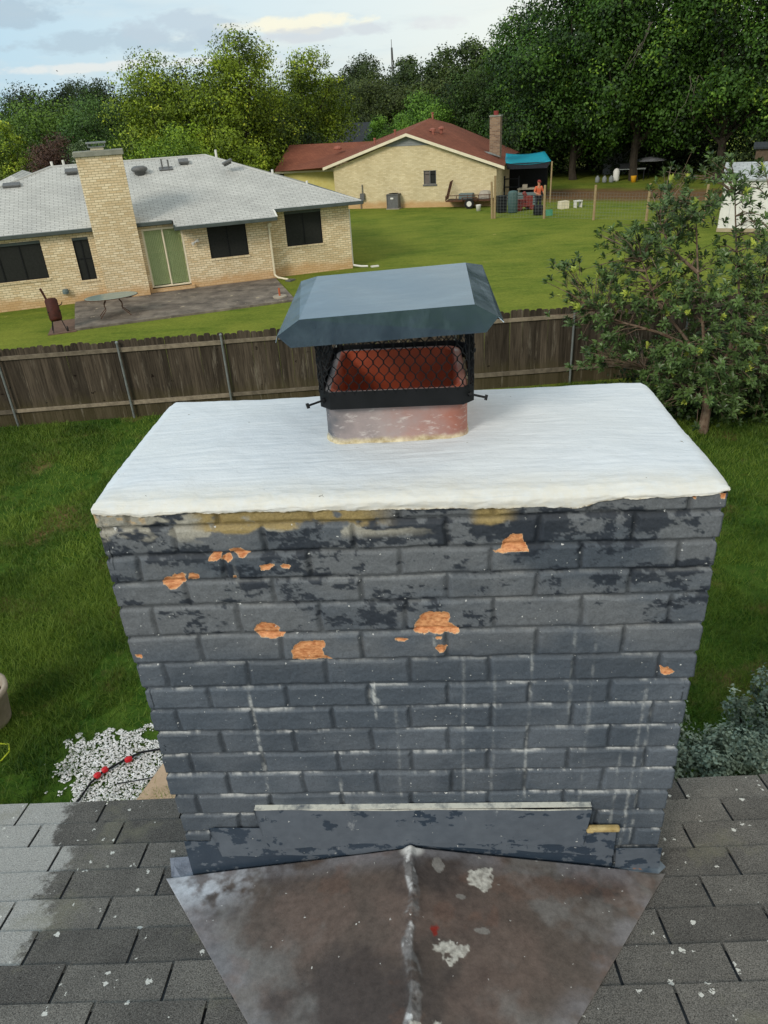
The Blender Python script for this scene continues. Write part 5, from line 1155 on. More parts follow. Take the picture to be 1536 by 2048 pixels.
sit('propane_tank', 'tall white gas bottle beside the row of jugs', 'gas bottle', 19.35, 60.3, 0, MB().lathe([(.2, 0), (.24, .1), (.24, .7), (.15, .85), (.06, .9)], (0, 0, 0), 12), M['white'], smooth=True)
sit('yellow_bucket', 'yellow bucket on the ground below the shelf by the shed', 'bucket', 20.2, 58.8, 0, MB().lathe([(.17, 0), (.22, .42), (.22, .44), (.19, .43)], (0, 0, 0), 12), M['yellow'], smooth=True)
ta = thing('work_table', 'dark work table piled with black tubs in front of the garden shed', 'table', (20.4, 60.3, 0), -.35)
MB().bx(-1.1, 1.1, -.4, .4, .78, .84).build('tabletop', M['galv'], ta)
for sx in (-1, 1):
    for sy in (-.35, .35): MB().bx(sx-.03, sx+.03, sy-.03, sy+.03, 0, .78).build('leg', M['black'], ta)
sit('plastic_tub', 'black tub with a pale rim on the work table by the shed', 'tub', 20.0, 60.3, .84, MB().bx(-.4, .4, -.28, .28, 0, .3).bx(-.44, .44, -.32, .32, .3, .36), M['black'], -.35)
um = thing('patio_umbrella', 'low grey flat patio umbrella standing to the right of the work table', 'umbrella', (22.0, 60.8, 0))
MB().lathe([(1.25, 0), (1.28, .02), (.7, .16), (.05, .26)], (0, 0, 1.25), 8).build('canopy', simple('grey_canvas', S(120, 122, 126), S(136, 138, 142), 3), um); MB().tube([(0, 0, 0), (0, 0, 1.45)], .03, 8).build('pole', M['black'], um)
# white shed near the right edge
ws = thing('white_shed', 'white painted shed with a pale shingled roof behind the glossy leaved tree', 'shed', (16.35, 35.45, 0), R(-27))
m = MB(); m.bx(0, 3.2, 0, 2.4, .18, 2.28); m.build('wall', M['white'], ws)
for i in range(1, 8): MB().bx(i*.4-.02, i*.4+.02, -.014, -.002, .2, 2.2).build('batten', simple('batten_white', S(190, 190, 186), S(204, 204, 200), 3), ws) if i < 8 else None
m = MB(); m.slab([(-.12, -.15, 2.26), (3.4, -.15, 2.26), (3.4, 1.2, 2.86), (-.12, 1.2, 2.86)], .06); m.slab([(3.4, 2.55, 2.26), (-.12, 2.55, 2.26), (-.12, 1.2, 2.86), (3.4, 1.2, 2.86)], .06); m.build('roof', M['roofwhite'], ws)
MB().add([(0, 0, 2.28), (0, 2.4, 2.28), (0, 1.2, 2.8)], [(0, 2, 1)]).build('gable', M['white'], ws)
MB().bx(-.03, 3.23, -.03, 2.43, .02, .178).build('skid_base', simple('dirty_base', S(150, 136, 110), S(172, 158, 130), 4), ws)
# red brown barn glimpsed top right, dark house roof, roof at far left, sign, tower
hb = thing('red_barn', 'dark red wooden barn just visible under the big tree at the right edge', 'barn', (31.5, 62, 0), -.4)
MB().bx(0, 6, 0, 5, 0, 3.4).build('wall', simple('red_boards', S(96, 36, 24), S(120, 50, 34), 3, .9), hb); MB().slab([(-.4, -.5, 3.3), (6.4, -.5, 3.3), (6.4, 2.5, 4.6), (-.4, 2.5, 4.6)], .1).build('roof', M['roofdark'], hb)
sb = thing('brown_shed', 'brown board shed rising behind the white shed', 'shed', (20.6, 41.6, 0), -.45)
MB().bx(0, 1.7, 0, 1.5, 0, 3.05).build('wall', simple('brown_boards', S(78, 64, 52), S(98, 82, 68), 6, .9), sb); MB().slab([(-.15, -.15, 3.05), (1.85, -.15, 3.05), (1.85, 1.65, 3.2), (-.15, 1.65, 3.2)], .08).build('roof', M['roofdark'], sb)
h3 = thing('dark_roofed_house', 'house with a dark slate blue hip roof between the trees behind', 'house', (-.3, 86, 0), -.1)
MB().bx(-5, 5, 0, 8, 0, 2.6).build('wall', M['brick3'], h3); z = 2.55
MB().poly([(-5.5, -.6, z), (5.5, -.6, z), (1.2, 4, 4.6), (-1.0, 4, 4.6)]).poly([(5.5, -.6, z), (5.5, 8.6, z), (1.2, 4, 4.6)]).poly([(5.5, 8.6, z), (-5.5, 8.6, z), (-1, 4, 4.6), (1.2, 4, 4.6)]).poly([(-5.5, 8.6, z), (-5.5, -.6, z), (-1, 4, 4.6)]).build('roof', M['roofdark'], h3)
h4 = thing('brown_roof_cottage', 'small dark brown hip roofed house at the far left edge of the picture', 'house', (-30.4, 58.5, 0), .5)
MB().bx(-4, 4, 0, 6, 0, 2.4).build('wall', M['brick3'], h4); MB().poly([(-4.5, -.5, 2.35), (4.5, -.5, 2.35), (1, 3, 4.1), (-1, 3, 4.1)]).poly([(4.5, -.5, 2.35), (4.5, 6.5, 2.35), (1, 3, 4.1)]).poly([(-4.5, 6.5, 2.35), (-4.5, -.5, 2.35), (-1, 3, 4.1)]).build('roof', simple('brown_shingle', S(58, 46, 42), S(74, 60, 54), 4, .95), h4)
h5 = thing('blue_roofed_house', 'house with a blue grey roof just visible behind the tall buff brick chimney', 'house', (-21.5, 72, 0), .3)
MB().bx(-4, 4, 0, 6, 0, 2.7).build('wall', simple('grey_blue_siding', S(96, 108, 124), S(112, 124, 140), 3), h5); MB().poly([(-4.5, -.5, 2.65), (4.5, -.5, 2.65), (4.5, 3, 4.3), (-4.5, 3, 4.3)]).poly([(4.5, 6.5, 2.65), (-4.5, 6.5, 2.65), (-4.5, 3, 4.3), (4.5, 3, 4.3)]).build('roof', M['roofdark'], h5)
sn = thing('street_sign', 'green street name blades above the back of a stop sign at the far left', 'sign', (-22.2, 49.0, 0), -.4)
MB().tube([(0, 0, 0), (0, 0, 3.1)], .03, 8).build('pole', M['galv'], sn); MB().tube([(0, -.035, 2.35), (0, -.05, 2.35)], .38, 8).build('octagon_plate', M['galv'], sn)
MB().bx(-.45, .45, -.01, .01, 2.85, 3.02).build('name_blade', M['bluesign'], sn); MB().bx(-.01, .01, -.45, .45, 3.04, 3.2).build('name_blade', M['bluesign'], sn)
ff = thing('picket_fence', 'short grey picket fence behind the roof at the far left', 'fence', (-23.6, 50.5, 0), .35)
m = MB(); rgp = random.Random(8)
for i in range(44): m.cur = rgp.random(); m.bx(i*.15, i*.15+.135, 0, .02, 0, 1.85+rgp.uniform(-.05, .05))
m.build('picket_panel', pk, ff); m = MB(); m.bx(0, 6.6, .022, .06, .4, .5); m.bx(0, 6.6, .022, .06, 1.4, 1.5); m.build('rail', rl, ff)
tw = thing('radio_tower', 'thin distant radio tower above the dark tree line', 'tower', (8.7, 200, 0))
m = MB(); [m.tube([(a, b, 0), (a*.2, b*.2, 17.8)], .12, 4) for a, b in ((.6, 0), (-.3, .5), (-.3, -.5))]
for i in range(12): z = i*1.5; k = .6*(1-i/14); m.tube([(k, 0, z), (-k/2, k*.85, z+1.4), (-k/2, -k*.85, z)], .06, 4)
m.tube([(0, 0, 13.6), (0, 0, 13.9)], .75, 8); m.build('mast', M['vent'], tw); MB().tube([(0, 0, 17), (0, 0, 19.4)], .07, 5).build('antenna', M['vent'], tw)

# ================================================================ TREES
def leaves(rgn, cen, rad, n, size, per=26, cr=.16, flat=.6, tb=.0):
    """cen (k,3), rad (k,3): lobes.  clumps of leaf sized quads sit near the surface of each lobe"""
    k = len(cen); vol = (rad[:, 0]*rad[:, 1]*rad[:, 2])**(2/3); pr = vol/vol.sum(); nc = max(1, n//per)
    li = rgn.choice(k, nc, p=pr); d = rgn.normal(size=(nc, 3)); d[:, 2] += .15; d /= np.linalg.norm(d, axis=1)[:, None]
    rr = rgn.uniform(0, 1, nc)**.30; cc = cen[li]+d*rad[li]*rr[:, None]
    cs = rad[li].mean(1)*cr*rgn.uniform(.6, 1.6, nc)*1.6
    p = np.repeat(cc, per, 0)+np.clip(rgn.normal(size=(nc*per, 3)), -1.7, 1.7)*np.repeat(cs, per)[:, None]*np.array([1, 1, .75])
    out_ = p-cen[np.repeat(li, per)]; out_ /= np.linalg.norm(out_, axis=1)[:, None]+1e-6; nrm = .62*rgn.normal(size=p.shape)+1.15*out_+np.array([0, -.05, flat*.45]); nrm /= np.linalg.norm(nrm, axis=1)[:, None]
    a = np.cross(nrm, rgn.normal(size=p.shape)); a /= np.linalg.norm(a, axis=1)[:, None]; b = np.cross(nrm, a)
    s = size*rgn.uniform(.55, 1.25, len(p))[:, None]
    V = np.stack([p-a*s, p+b*s*.62-a*s*.1, p+a*s, p-b*s*.62+a*s*.1], 1).reshape(-1, 3)
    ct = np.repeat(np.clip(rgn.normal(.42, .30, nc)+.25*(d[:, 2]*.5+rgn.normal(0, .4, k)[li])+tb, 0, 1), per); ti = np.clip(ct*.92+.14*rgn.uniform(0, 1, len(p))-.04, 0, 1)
    return V, np.repeat(ti, 4), len(p)
LM = {'dk': leafmat('far_dark_leaves', S(22, 34, 16), S(56, 74, 34)), 'dk2': leafmat('far_green_leaves', S(26, 40, 16), S(76, 96, 38)), 'mid': leafmat('mid_green_leaves', S(32, 54, 16), S(104, 136, 44)),
      'mid2': leafmat('grey_green_leaves', S(30, 52, 24), S(88, 122, 52)), 'yel': leafmat('yellow_green_leaves', S(38, 58, 12), S(136, 158, 38), S(180, 188, 60)), 'bright': leafmat('lime_leaves', S(60, 90, 18), S(146, 174, 46)),
      'bright2': leafmat('fresh_green_leaves', S(48, 82, 24), S(118, 158, 52)), 'pur': leafmat('purple_leaves', S(58, 38, 36), S(96, 72, 56)), 'wf': leafmat('white_flowered_leaves', S(50, 70, 36), S(96, 116, 70), S(206, 210, 200)),
      'olive': leafmat('olive_leaves', S(30, 42, 18), S(88, 102, 46)), 'dkg': leafmat('deep_green_leaves', S(18, 34, 14), S(68, 94, 36)), 'big': leafmat('broad_tree_leaves', S(16, 34, 12), S(72, 108, 32), S(128, 158, 52))}
TI = [0]
def tree(name, label, x, y, top, rad, kind, n=6000, size=.2, zb=None, lobes=12, group='trees in the wood behind the houses', wide=1., cat='tree', limbs=6, per=26, bare=0, up=1.):
    TI[0] += 1; sd_ = TI[0]; rn = np.random.default_rng(100+sd_); zb = top*.22 if zb is None else zb
    H = top-zb; cz = zb+H/2; lc = []; lr = []
    for i in range(lobes):
        a = i*2.4+rn.uniform(0, 1); zf = (i+.5)/lobes*2-1; rxy = math.sqrt(max(.05, 1-zf*zf*.75))
        r_ = rad*rn.uniform(.32, .52)
        q = rxy*rad*rn.uniform(.55, .85)
        lc.append((q*math.cos(a)*wide, q*math.sin(a), cz+zf*(H/2-r_*.8))); lr.append((r_*1.15, r_*1.15, r_*rn.uniform(.7, 1.05)))
    lc.append((0, 0, cz)); lr.append((rad*.62, rad*.62, H*.36))
    # make the top lobe reach the top
    lc[lobes-1] = (rn.uniform(-.3, .3)*rad, 0, top-lr[lobes-1][2]*.95)
    lc, lr = np.array(lc), np.array(lr)
    V, T, k = leaves(rn, lc, lr, int(n*3.0), size*.54, per, .125)
    ro = thing(name, label, cat, (x, y, 0), 0, group)
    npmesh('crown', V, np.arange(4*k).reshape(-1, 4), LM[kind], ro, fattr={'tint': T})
    m = MB(); tr_ = max(.06, rad*.055); m.tube([(0, 0, -.1), (rn.uniform(-.2, .2), 0, zb*.7), (0, 0, cz)], [tr_*1.3, tr_, tr_*.6], 8)
    for i in range(0, lobes, max(1, lobes//limbs)):
        c_ = lc[i]; z0_ = zb*.7+(c_[2]-zb*.7)*.35; z0_ = min(z0_, cz); mid = (c_[0]*.5, c_[1]*.5, z0_+(c_[2]-z0_)*.65)
        m.tube([(0, 0, z0_), mid, tuple(c_), (c_[0]*1.12, c_[1]*1.12, c_[2]+lr[i][2]*.7*up)], [tr_*.55, tr_*.35, tr_*.2, tr_*.06], 5)
    m.build('trunk', M['bark'], ro)
    return ro
G1 = 'dark trees along the horizon'
for i, (x, y, tp, r_, k, lb) in enumerate([(-55, 139.6, 12.3, 6.3, 'dk', 'leftmost dark tree on the far horizon, cut by the picture edge'), (-48.4, 142, 12.6, 5.4, 'dk', 'second dark tree from the left on the far horizon'), (-40, 134.5, 12.5, 6.4, 'dk', 'dark flat topped horizon tree above the pale grey roof of the neighbour'), (-33, 145.8, 12.7, 6.4, 'dk', 'dark horizon tree touching the left flank of the tall yellow green tree'),
      (2., 135, 13.2, 4.9, 'dk2', 'dark far tree just left of the radio tower'), (6.6, 124.8, 12.2, 3.8, 'dk2', 'dark far tree directly below the radio tower'), (-1.5, 120, 11.4, 4.6, 'dk2', 'far tree peeping over the right flank of the yellow green trees'), (9.4, 99.6, 11.6, 4.4, 'dk2', 'dense dark tree to the right of the radio tower'), (13.8, 94, 11.8, 3.9, 'dk2', 'dark spiky topped tree left of the great right hand tree')]):
    tree('tree', lb, x, y, tp, r_, k, 5200, .30, 1.5, 9, G1)
tree('tree', 'round mid green tree behind the neighbour roof at the left edge', -30.8, 79.2, 8.7, 5.6, 'mid', 8000, .22, .8, 12)
tree('tree', 'grey green fine leaved tree rising behind the tall buff brick chimney', -23.1, 74.5, 8.4, 3.9, 'mid2', 7000, .18, .8, 10)
tree('tree', 'yellow green young tree at the left edge of the picture', -26.6, 62.4, 6.6, 1.9, 'yel', 2600, .16, .8, 7)
tree('shrub', 'purple brown leaved shrub behind the left end of the pale grey roof', -21.2, 55.9, 5.6, 2.1, 'pur', 5200, .13, .4, 9, None, cat='shrub')
tree('shrub', 'shrub with white flower tips beside the purple brown one', -18.9, 54.7, 5.0, 1.5, 'wf', 3600, .11, .4, 8, None, cat='shrub')
tree('tree', 'small green tree left of the tall yellow green pair', -18.1, 60.3, 5.2, 2.1, 'mid', 3600, .16, .6, 8)
tree('tree', 'tall yellow green tree, left of the pair behind the pale grey roof', -13.9, 60.5, 10.2, 4.3, 'yel', 12500, .17, .8, 15, None, limbs=9)
tree('tree', 'tallest yellow green tree with a feathery crown behind the roof peak', -8.3, 59.5, 11.1, 3.8, 'yel', 12000, .17, .8, 15, None, limbs=9)
tree('tree', 'rounded yellow green tree standing left of the dark slate blue roof', -4.3, 67.5, 10.2, 3.6, 'yel', 10500, .18, .8, 14, None)
tree('shrub', 'bright lime green shrub above the ridge of the pale grey roof', -11.6, 50.7, 5.9, 2.5, 'bright', 5200, .14, .4, 9, None, cat='shrub')
tree('tree', 'low yellow green tree behind the right hip of the pale grey roof', -9.0, 55.6, 5.5, 2.7, 'yel', 5400, .15, .4, 9, None)
tree('tree', 'mid green dense tree low behind the yellow green trees', -8.0, 66.5, 6.0, 3.0, 'mid', 5400, .15, .3, 9, None)
tree('tree', 'low shadowed tree filling the gap left of the red brown roof', -6.6, 63.0, 6.4, 3.2, 'dkg', 5000, .18, .3, 9, None)
tree('tree', 'olive green tree behind the dark slate blue roof', 2.7, 97, 9.3, 4.3, 'olive', 6500, .24, .8, 11)
tree('tree', 'dark olive tree above the gable of the red brown roof', 9.6, 91.5, 8.9, 4.6, 'olive', 6500, .24, .8, 11)
tree('tree', 'fresh green round tree directly above the red brown roof ridge', 6.2, 79.0, 6.9, 3.4, 'bright2', 7500, .18, .6, 10)
tree('tree', 'small fresh green tree left of the red brown roof ridge', 2.3, 75.2, 5.2, 1.9, 'bright2', 3600, .17, .6, 8)
tree('tree', 'dark leafy tree behind the thin brown brick chimney', 12.6, 76.5, 9.6, 4.2, 'dkg', 9500, .21, .4, 12)
tree('tree', 'tall airy tree on the left edge of the great dark canopy', 14.0, 70.2, 12.4, 3.5, 'big', 9000, .20, 1.2, 13, None, limbs=8)
tree('tree', 'great broad leaved tree with hanging boughs above the turquoise canopy', 16.9, 63.5, 15.5, 5.0, 'big', 19000, .22, 1.0, 20, None, limbs=10, per=34)
tree('tree', 'great broad leaved tree in the middle of the dark right hand canopy', 20.6, 60.0, 16.5, 5.4, 'big', 20000, .22, 1.8, 20, None, limbs=10, per=34)
tree('tree', 'great broad leaved tree at the right edge behind the white shed', 25.2, 56.0, 15.0, 5.2, 'big', 18000, .22, 1.6, 18, None, limbs=10, per=34)
tree('tree', 'shadowed tree low behind the thin brown chimney and canopy', 14.3, 66.5, 6.6, 3.6, 'dkg', 7500, .2, .5, 10, None)
tree('tree', 'shadowed tree behind the garden shed', 20.5, 71.5, 9.5, 5.6, 'dk', 9500, .24, -1.5, 12, None)
tree('tree', 'shadowed tree behind the work table and jugs', 27.0, 68.0, 9.5, 5.8, 'dk', 9500, .24, -1.5, 12, None)
tree('tree', 'dark undergrowth tree low between the garden shed and the white shed', 24.0, 64.5, 6.5, 4.6, 'dk', 8000, .2, -1.5, 11, None)
tree('tree', 'shadowed tree far behind the white shed', 31.0, 57.0, 9.5, 5.6, 'dk', 9000, .24, -1.5, 12, None)
tree('tree', 'dark tree beyond the gap between turquoise canopy and garden shed', 15.8, 76.0, 8.5, 5.4, 'dk', 8500, .24, -1.5, 12, None)
# unbroken far wood
rn = np.random.default_rng(77); cs = []; rs = []
for i in range(90): a = rn.uniform(-62, 40); d = rn.uniform(150, 200); cs.append((a*d/150, d, rn.uniform(2, 6.5))); rs.append((rn.uniform(5, 9), rn.uniform(5, 8), rn.uniform(4, 7)))
for i in range(46): a = -46+i*1.9; cs.append((a+rn.uniform(-1, 1), rn.uniform(98, 118), rn.uniform(1, 4.5))); rs.append((rn.uniform(3, 5), rn.uniform(3, 5), rn.uniform(2.5, 4)))
V, T, k = leaves(rn, np.array(cs), np.array(rs), 90000, .34, 26, .2)
tag(npmesh('wood', V, np.arange(4*k).reshape(-1, 4), LM['dk'], None, fattr={'tint': T}), 'dark unbroken wood along the horizon behind all the houses', 'wood', kind='stuff')
# dead branches in the great trees
m = MB(); rn = random.Random(12)
for (x, y, z) in ((19.4, 56.2, 9.8), (22.2, 54.6, 6.6)):
    for b in range(4):
        p = Vector((x+rn.uniform(-.6, .6), y, z)); pts = [p.copy()]; d = Vector((rn.uniform(-.5, .5), rn.uniform(-.3, .2), -.8))
        for s_ in range(6): d = (d+Vector((rn.uniform(-.45, .45), rn.uniform(-.2, .2), rn.uniform(-.2, .25)))).normalized(); p = p+d*.55; pts.append(p.copy())
        m.tube(pts, [.03, .026, .022, .018, .014, .01, .005], 4)
gt = [o for o in C.objects if o.get('label', '').startswith('great broad leaved tree in the middle')][0]
o = m.build('dead_branches', simple('grey_dead_wood', S(72, 68, 58), S(104, 98, 86), 5), None); o.parent = gt; o.matrix_parent_inverse = Matrix.Translation((-20.6, -60.0, 0))

# ---- glossy leaved tree in the yard
LQ = [(6.25,12.7,.95),(6.7,12.7,1.5),(6.1,12.6,1.4),(5.9,12.7,1.9),(6.6,12.6,2.0),(7.3,12.7,1.9),(7.5,12.8,1.2),(6.00,14.50,4.58),(6.02,13.65,4.79),(5.74,14.67,4.34),(5.31,13.11,4.30),(5.59,14.02,4.01),(5.64,13.55,3.98),(5.81,14.31,3.74),(5.75,13.11,4.34),(6.44,14.18,4.30),(6.44,13.52,4.60),(6.99,13.97,4.60),(6.62,13.30,4.27),(6.51,13.27,3.87),(7.02,13.73,3.83),(5.48,14.79,3.60),(4.81,13.85,3.66),(4.94,14.95,3.46),(5.44,14.70,3.26),(5.16,13.36,3.60),(5.85,13.92,3.59),(5.24,14.34,3.06),(6.24,14.40,3.08),(6.54,13.72,3.24),(6.38,12.73,3.52),(6.90,13.20,3.19),(4.72,14.12,3.09),(4.51,14.20,2.92),(5.10,14.88,2.67),(4.49,13.92,2.73),(4.62,13.64,2.55),(5.19,14.01,2.55),(5.56,14.10,2.62),(6.07,14.47,2.69),(5.92,13.83,2.54),(5.91,13.22,2.84),(7.01,14.02,2.68),(6.93,13.17,2.63),(4.06,14.67,2.48),(4.12,14.27,2.36),(4.23,13.75,2.29),(4.96,14.42,2.14),(5.46,14.38,2.14),(5.51,13.24,2.47),(6.12,13.51,2.29),(6.83,12.96,2.33),(4.33,13.64,1.51),(4.63,13.63,1.97),(5.24,14.83,1.08),(5.50,14.59,1.32),(5.63,13.57,1.55),(6.13,14.05,1.72),(5.60,12.91,1.65),(6.91,14.04,1.22),(6.99,13.23,1.56),(7.50,13.54,1.08),(5.46,13.43,1.19),(5.98,13.41,1.06),(6.80,12.95,0.99),(6.83,14.19,1.03),(5.75,13.61,0.75),(6.84,13.24,0.52),(7.68,13.72,0.30),(7.09,13.93,0.30),(5.90,13.48,0.64),(3.70,14.08,3.11),(7.29,13.63,4.33),(6.85,12.43,3.94),(7.28,12.78,3.14),(7.76,13.51,2.24),(7.85,13.54,1.46),(6.39,12.93,2.20),(6.13,12.74,2.70),(7.45,13.50,1.89),(7.21,13.29,2.87)]
def loquat():
    rn = np.random.default_rng(5); ro = thing('loquat_tree', 'leggy tree with whorls of long glossy leaves in front of the wooden fence', 'tree', (6.41, 13.14, 0)); O = np.array([6.41, 13.14, 0])
    m = MB(); trunk = [(0, 0, -.05), (.03, .05, .5), (-.02, .1, .95), (-.1, .15, 1.35)]; m.tube(trunk, [.10, .085, .075, .065], 9)
    mains = [[(-.1, .15, 1.35), (-.5, .5, 1.9), (-1.0, .7, 2.5), (-1.3, .8, 3.2)], [(-.1, .15, 1.35), (-.2, .3, 2.1), (-.35, .5, 3.0), (-.5, .6, 4.0)], [(-.02, .1, .95), (.3, .1, 1.6), (.35, .2, 2.6), (.2, .4, 3.6), (.1, .5, 4.3)],
             [(-.3, .3, 1.65), (-.9, .6, 1.9), (-1.6, .8, 2.1), (-2.1, .9, 2.3)], [(.3, .1, 1.6), (.7, .2, 2.2), (.8, .3, 3.2), (.7, .4, 4.2)], [(.0, .05, .6), (-.5, .3, 1.0), (-1.1, .6, 1.2)], [(.0, .05, .6), (.5, .2, .9), (1.2, .3, 1.3)], [(-.35, .5, 3.0), (-.8, .8, 3.4), (-1.0, 1.0, 3.9)]]
    nodes = []
    for mp_ in mains:
        L = len(mp_); m.tube(mp_, [.036-.026*i/(L-1) for i in range(L)], 7)
        for a, b in zip(mp_[:-1], mp_[1:]):
            for f in (0, .25, .5, .75, 1): nodes.append(np.array(a)*(1-f)+np.array(b)*f)
    nodes = np.array(nodes); WV = []; WT = []; nf = 0
    for ci, c in enumerate(LQ):
        c = np.array(c)-O; low = c[2] < 1.7
        for k in range(30 if low else (7 if (c[0]+6.41 > 6.4 and c[2] > 3.6) else 18)):
            tip = c+rn.normal(size=3)*np.array([.20, .26, .16]); tip[2] = max(tip[2], .12)
            cand = nodes[(nodes[:, 2] < tip[2]+.1)]; cand = cand if len(cand) else nodes
            st_ = cand[np.argmin(np.linalg.norm(cand-tip, axis=1))]
            if k % 3 == 0: mid = (st_+tip)/2+np.array([0, 0, .06]); m.tube([tuple(st_), tuple(mid), tuple(tip)], [.013, .009, .005], 4, False); cl = mid
            else: m.tube([tuple(tip+(cl-tip)*.6), tuple(tip)], [.006, .004], 3, False)
            ax = tip-st_; ax /= np.linalg.norm(ax)+1e-9; ax = ax*.6+np.array([0, 0, .7]); ax /= np.linalg.norm(ax)
            e1 = np.cross(ax, [1, .2, 0]); e1 /= np.linalg.norm(e1); e2 = np.cross(ax, e1)
            young = rn.uniform() < .045; base_t = rn.uniform(.15, .6); nl = rn.integers(9, 15)
            for q in range(nl):
                an = q*2.4+rn.uniform(-.2, .2); sp = rn.uniform(.35, 1.15)*(.6 if young else 1); ou = e1*math.cos(an)+e2*math.sin(an)
                d = ax*math.cos(sp)+ou*math.sin(sp); d[2] -= .12; d /= np.linalg.norm(d); s0 = tip-ax*.012*q*.6; Lf = rn.uniform(.10, .165); wd = Lf*.17
                side = np.cross(d, ax); side /= np.linalg.norm(side)+1e-9; nn_ = np.cross(side, d)
                a = s0; b = s0+d*Lf*.55; e_ = s0+d*Lf+np.array([0, 0, -.025]); l = b+side*wd+nn_*wd*.35; r = b-side*wd+nn_*wd*.35
                WV += [a, b, l, a, r, b, b, e_, l, b, r, e_]
                t_ = rn.uniform(.93, 1) if young else np.clip(base_t+rn.uniform(-.15, .25), 0, .8); WT += [t_]*12; nf += 4
    WV = np.array(WV)
    lm = leafmat('glossy_leaves', S(28, 46, 20), S(104, 130, 72), S(180, 190, 84), .14, .34)
    npmesh('foliage', WV, np.arange(3*nf).reshape(-1, 3), lm, ro, fattr={'tint': WT}); m.build('trunk', M['barkred'], ro)
loquat()
# dark hedge along the fence, right
LM['hedge'] = leafmat('hedge_leaves', S(22, 38, 16), S(60, 84, 36)); LM['sage'] = leafmat('sage_leaves', S(74, 88, 72), S(152, 166, 146), S(184, 194, 174), .15)
def bush(name, label, loc, lobes, n, size, kind, cr=.14, per=22, cat='bush', seed=1):
    rn = np.random.default_rng(seed); a = np.array(lobes, float); V, T, k = leaves(rn, a[:, :3], a[:, 3:6], n, size, per, cr)
    V[:, 2] = np.maximum(V[:, 2], .01)
    ro = thing(name, label, cat, loc); npmesh('foliage', V, np.arange(4*k).reshape(-1, 4), LM[kind], ro, fattr={'tint': T}); m = MB()
    for l in lobes: m.tube([(l[0]*.3, l[1]*.3, 0), (l[0]*.7, l[1]*.7, l[2]*.6), (l[0], l[1], l[2]+l[5]*.5)], [.02, .014, .005], 5)
    m.build('stems', M['bark'], ro); return ro
bush('hedge', 'dark leafy shrub thicket under the glossy leaved tree along the fence', (8.0, 15.0, 0), [(-1.9, -1.2, .35, .6, .5, .45), (-.9, -1.1, .5, .8, .6, .6), (.1, -1.4, .5, .8, .6, .6), (-1.6, .3, .5, .9, .7, .7), (-.7, .2, .7, .9, .7, .9), (.3, .1, .8, 1, .8, 1.0), (1.3, .1, .9, 1, .8, 1.1), (2.4, 0, .9, 1, .8, 1.2), (-1.2, -.5, .3, .7, .5, .4), (.2, -.7, .35, .9, .6, .45)], 26000, .045, 'hedge', .16)
bush('sage_bush', 'silvery green sage bush at the right edge beyond the roof', (3.55, 5.0, 0), [(.1, 0, .45, .34, .34, .42), (-.25, .1, .72, .14, .14, .22), (.12, .25, .80, .17, .17, .26), (.38, .15, .86, .2, .2, .26), (-.1, -.3, .5, .3, .25, .32), (.4, -.2, .6, .3, .3, .4), (-.42, -.1, .42, .2, .2, .28)], 11000, .020, 'sage', .085, seed=3)
bush('sage_bush', 'silvery green sage bush beside the right edge of the brick chimney', (2.68, 4.7, 0), [(0, 0, .45, .3, .3, .36), (-.08, .22, .80, .11, .11, .26), (.25, .05, .55, .2, .2, .28), (.48, -.15, .6, .22, .22, .26), (-.2, -.1, .5, .2, .2, .3), (.15, -.2, .66, .2, .2, .2)], 9000, .020, 'sage', .085, seed=4)
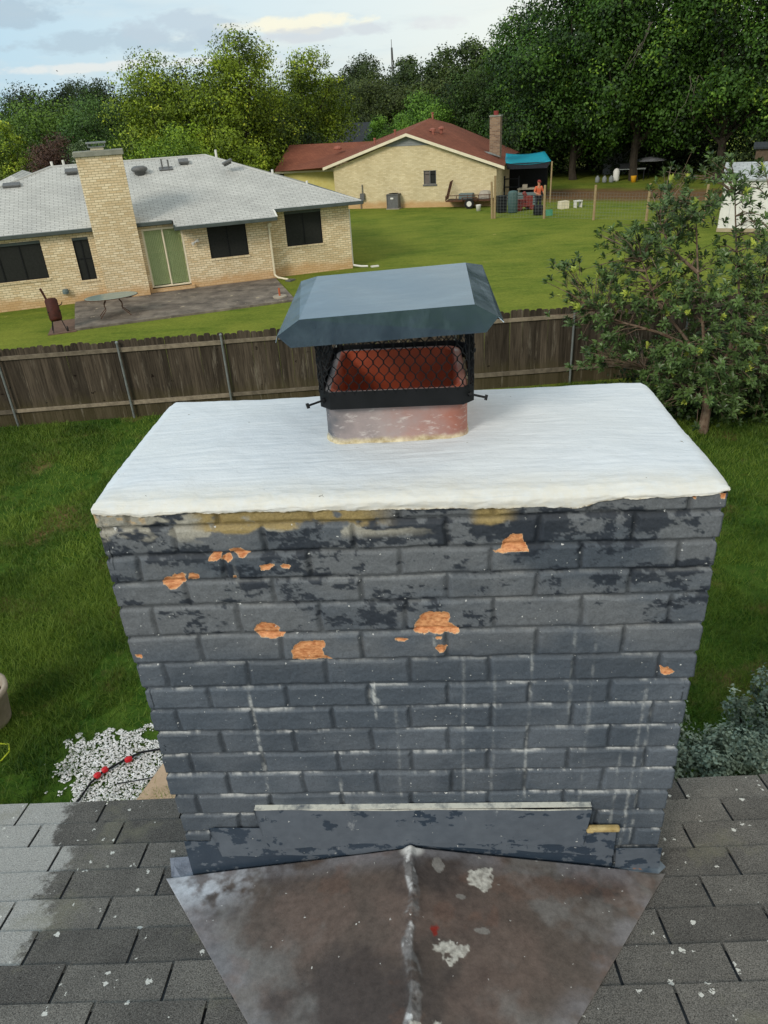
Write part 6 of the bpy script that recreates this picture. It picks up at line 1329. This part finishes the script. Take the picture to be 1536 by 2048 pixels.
# ================================================================ SMALL THINGS NEAR THE EAVE
def gravel():
    rn = np.random.default_rng(9); n = 7000; r_ = np.sqrt(rn.uniform(0, 1, n*2)); a = rn.uniform(0, 2*np.pi, n*2); x = -3.15+r_*np.cos(a)*1.0; y = 5.35+r_*np.sin(a)*.95
    k = .5+1.9*(fbm(x*3.2, y*3.2, 33, 5, .65)-.5)+.6*(1-((x+3.0)/.75)**2-((y-5.4)/.72)**2) > .62; x, y = x[k][:n], y[k][:n]; n = len(x)
    base = np.array([(1, 0, 0), (-1, 0, 0), (0, 1, 0), (0, -1, 0), (0, 0, 1), (0, 0, -1)], float); f = np.array([(0, 2, 4), (2, 1, 4), (1, 3, 4), (3, 0, 4), (2, 0, 5), (1, 2, 5), (3, 1, 5), (0, 3, 5)])
    s = rn.uniform(.006, .018, n)[:, None, None]*np.array([1, .75, .5])*rn.uniform(.7, 1.3, (n, 6, 3)); V = base[None]*s; c_, s_ = np.cos(rn.uniform(0, 6.3, n)), np.sin(rn.uniform(0, 6.3, n))
    an = rn.uniform(0, 6.3, n); cc_, ss_ = np.cos(an)[:, None], np.sin(an)[:, None]; X = V[..., 0]*cc_-V[..., 1]*ss_; Y = V[..., 0]*ss_+V[..., 1]*cc_
    V = np.stack([X+x[:, None], Y+y[:, None], V[..., 2]+.012+rn.uniform(0, .012, n)[:, None]], -1); F = (f[None]+6*np.arange(n)[:, None, None]).reshape(-1, 3)
    tag(npmesh('gravel', V.reshape(-1, 3), F, simple('white_marble_chips', S(168, 166, 162), S(238, 238, 240), 26, .7, .1)), 'patch of white marble chips in the grass below the eave', 'gravel', kind='stuff')
gravel()
m = MB(); m.slab([(-2.70, 5.0, .05), (-2.50, 5.55, .05), (-2.05, 5.60, .05), (-1.6, 4.9, .05), (-1.9, 4.3, .05), (-2.6, 4.4, .05)], .06); obj1('stepping_stone', 'tan flat stone slab beside the white gravel at the chimney edge', 'stone', m, M['stone'], bevel=.01)
hs = thing('garden_hose', 'black hose with red couplings lying across the white gravel', 'hose', (0, 0, 0))
MB().tube([(-3.40, 4.8, .04), (-3.27, 5.11, .045), (-3.22, 5.30, .05), (-3.14, 5.42, .055), (-2.98, 5.54, .06), (-2.8, 5.66, .06), (-2.6, 5.70, .05), (-2.3, 5.62, .04)], .012, 8).build('hose', M['black'], hs, 0, True)
MB().tube([(-2.95, 5.26, .05), (-2.7, 5.30, .045), (-2.4, 5.36, .04)], .006, 6).build('thin_hose', M['black'], hs, 0, True)
for (a, b) in (((-3.20, 5.36, .055), (-3.15, 5.41, .06)), ((-3.14, 5.43, .06), (-3.09, 5.47, .065)), ((-2.93, 5.55, .07), (-2.86, 5.58, .07))): MB().tube([a, tuple(np.array(a)*.7+np.array(b)*.3), tuple(np.array(a)*.3+np.array(b)*.7), b], [.022, .034, .034, .022], 8).build('coupling', M['red'], hs)
hy = MB().tube([(-4.75, 5.85, .03), (-4.5, 5.96, .03), (-4.34, 5.93, .035), (-4.29, 5.82, .035), (-4.33, 5.70, .03), (-4.5, 5.6, .03), (-4.8, 5.6, .03)], .009, 8).build('hose_loop', M['hoseyel'], None, 0, True); tag(hy, 'thin yellow green hose loop on the grass at the left edge', 'hose')
pl = thing('planter', 'weathered round planter pot with dark soil cut off by the left edge', 'planter', (-4.72, 6.30, 0))
MB().lathe([(.20, 0), (.24, .05), (.29, .44), (.32, .46), (.32, .52), (.28, .52), (.26, .44), (.22, .40)], (0, 0, 0), 24, 1, False).build('pot', M['pot'], pl, 0, True); MB().lathe([(.01, .43), (.262, .42)], (0, 0, 0), 20, 1, False).build('soil', M['soil'], pl)
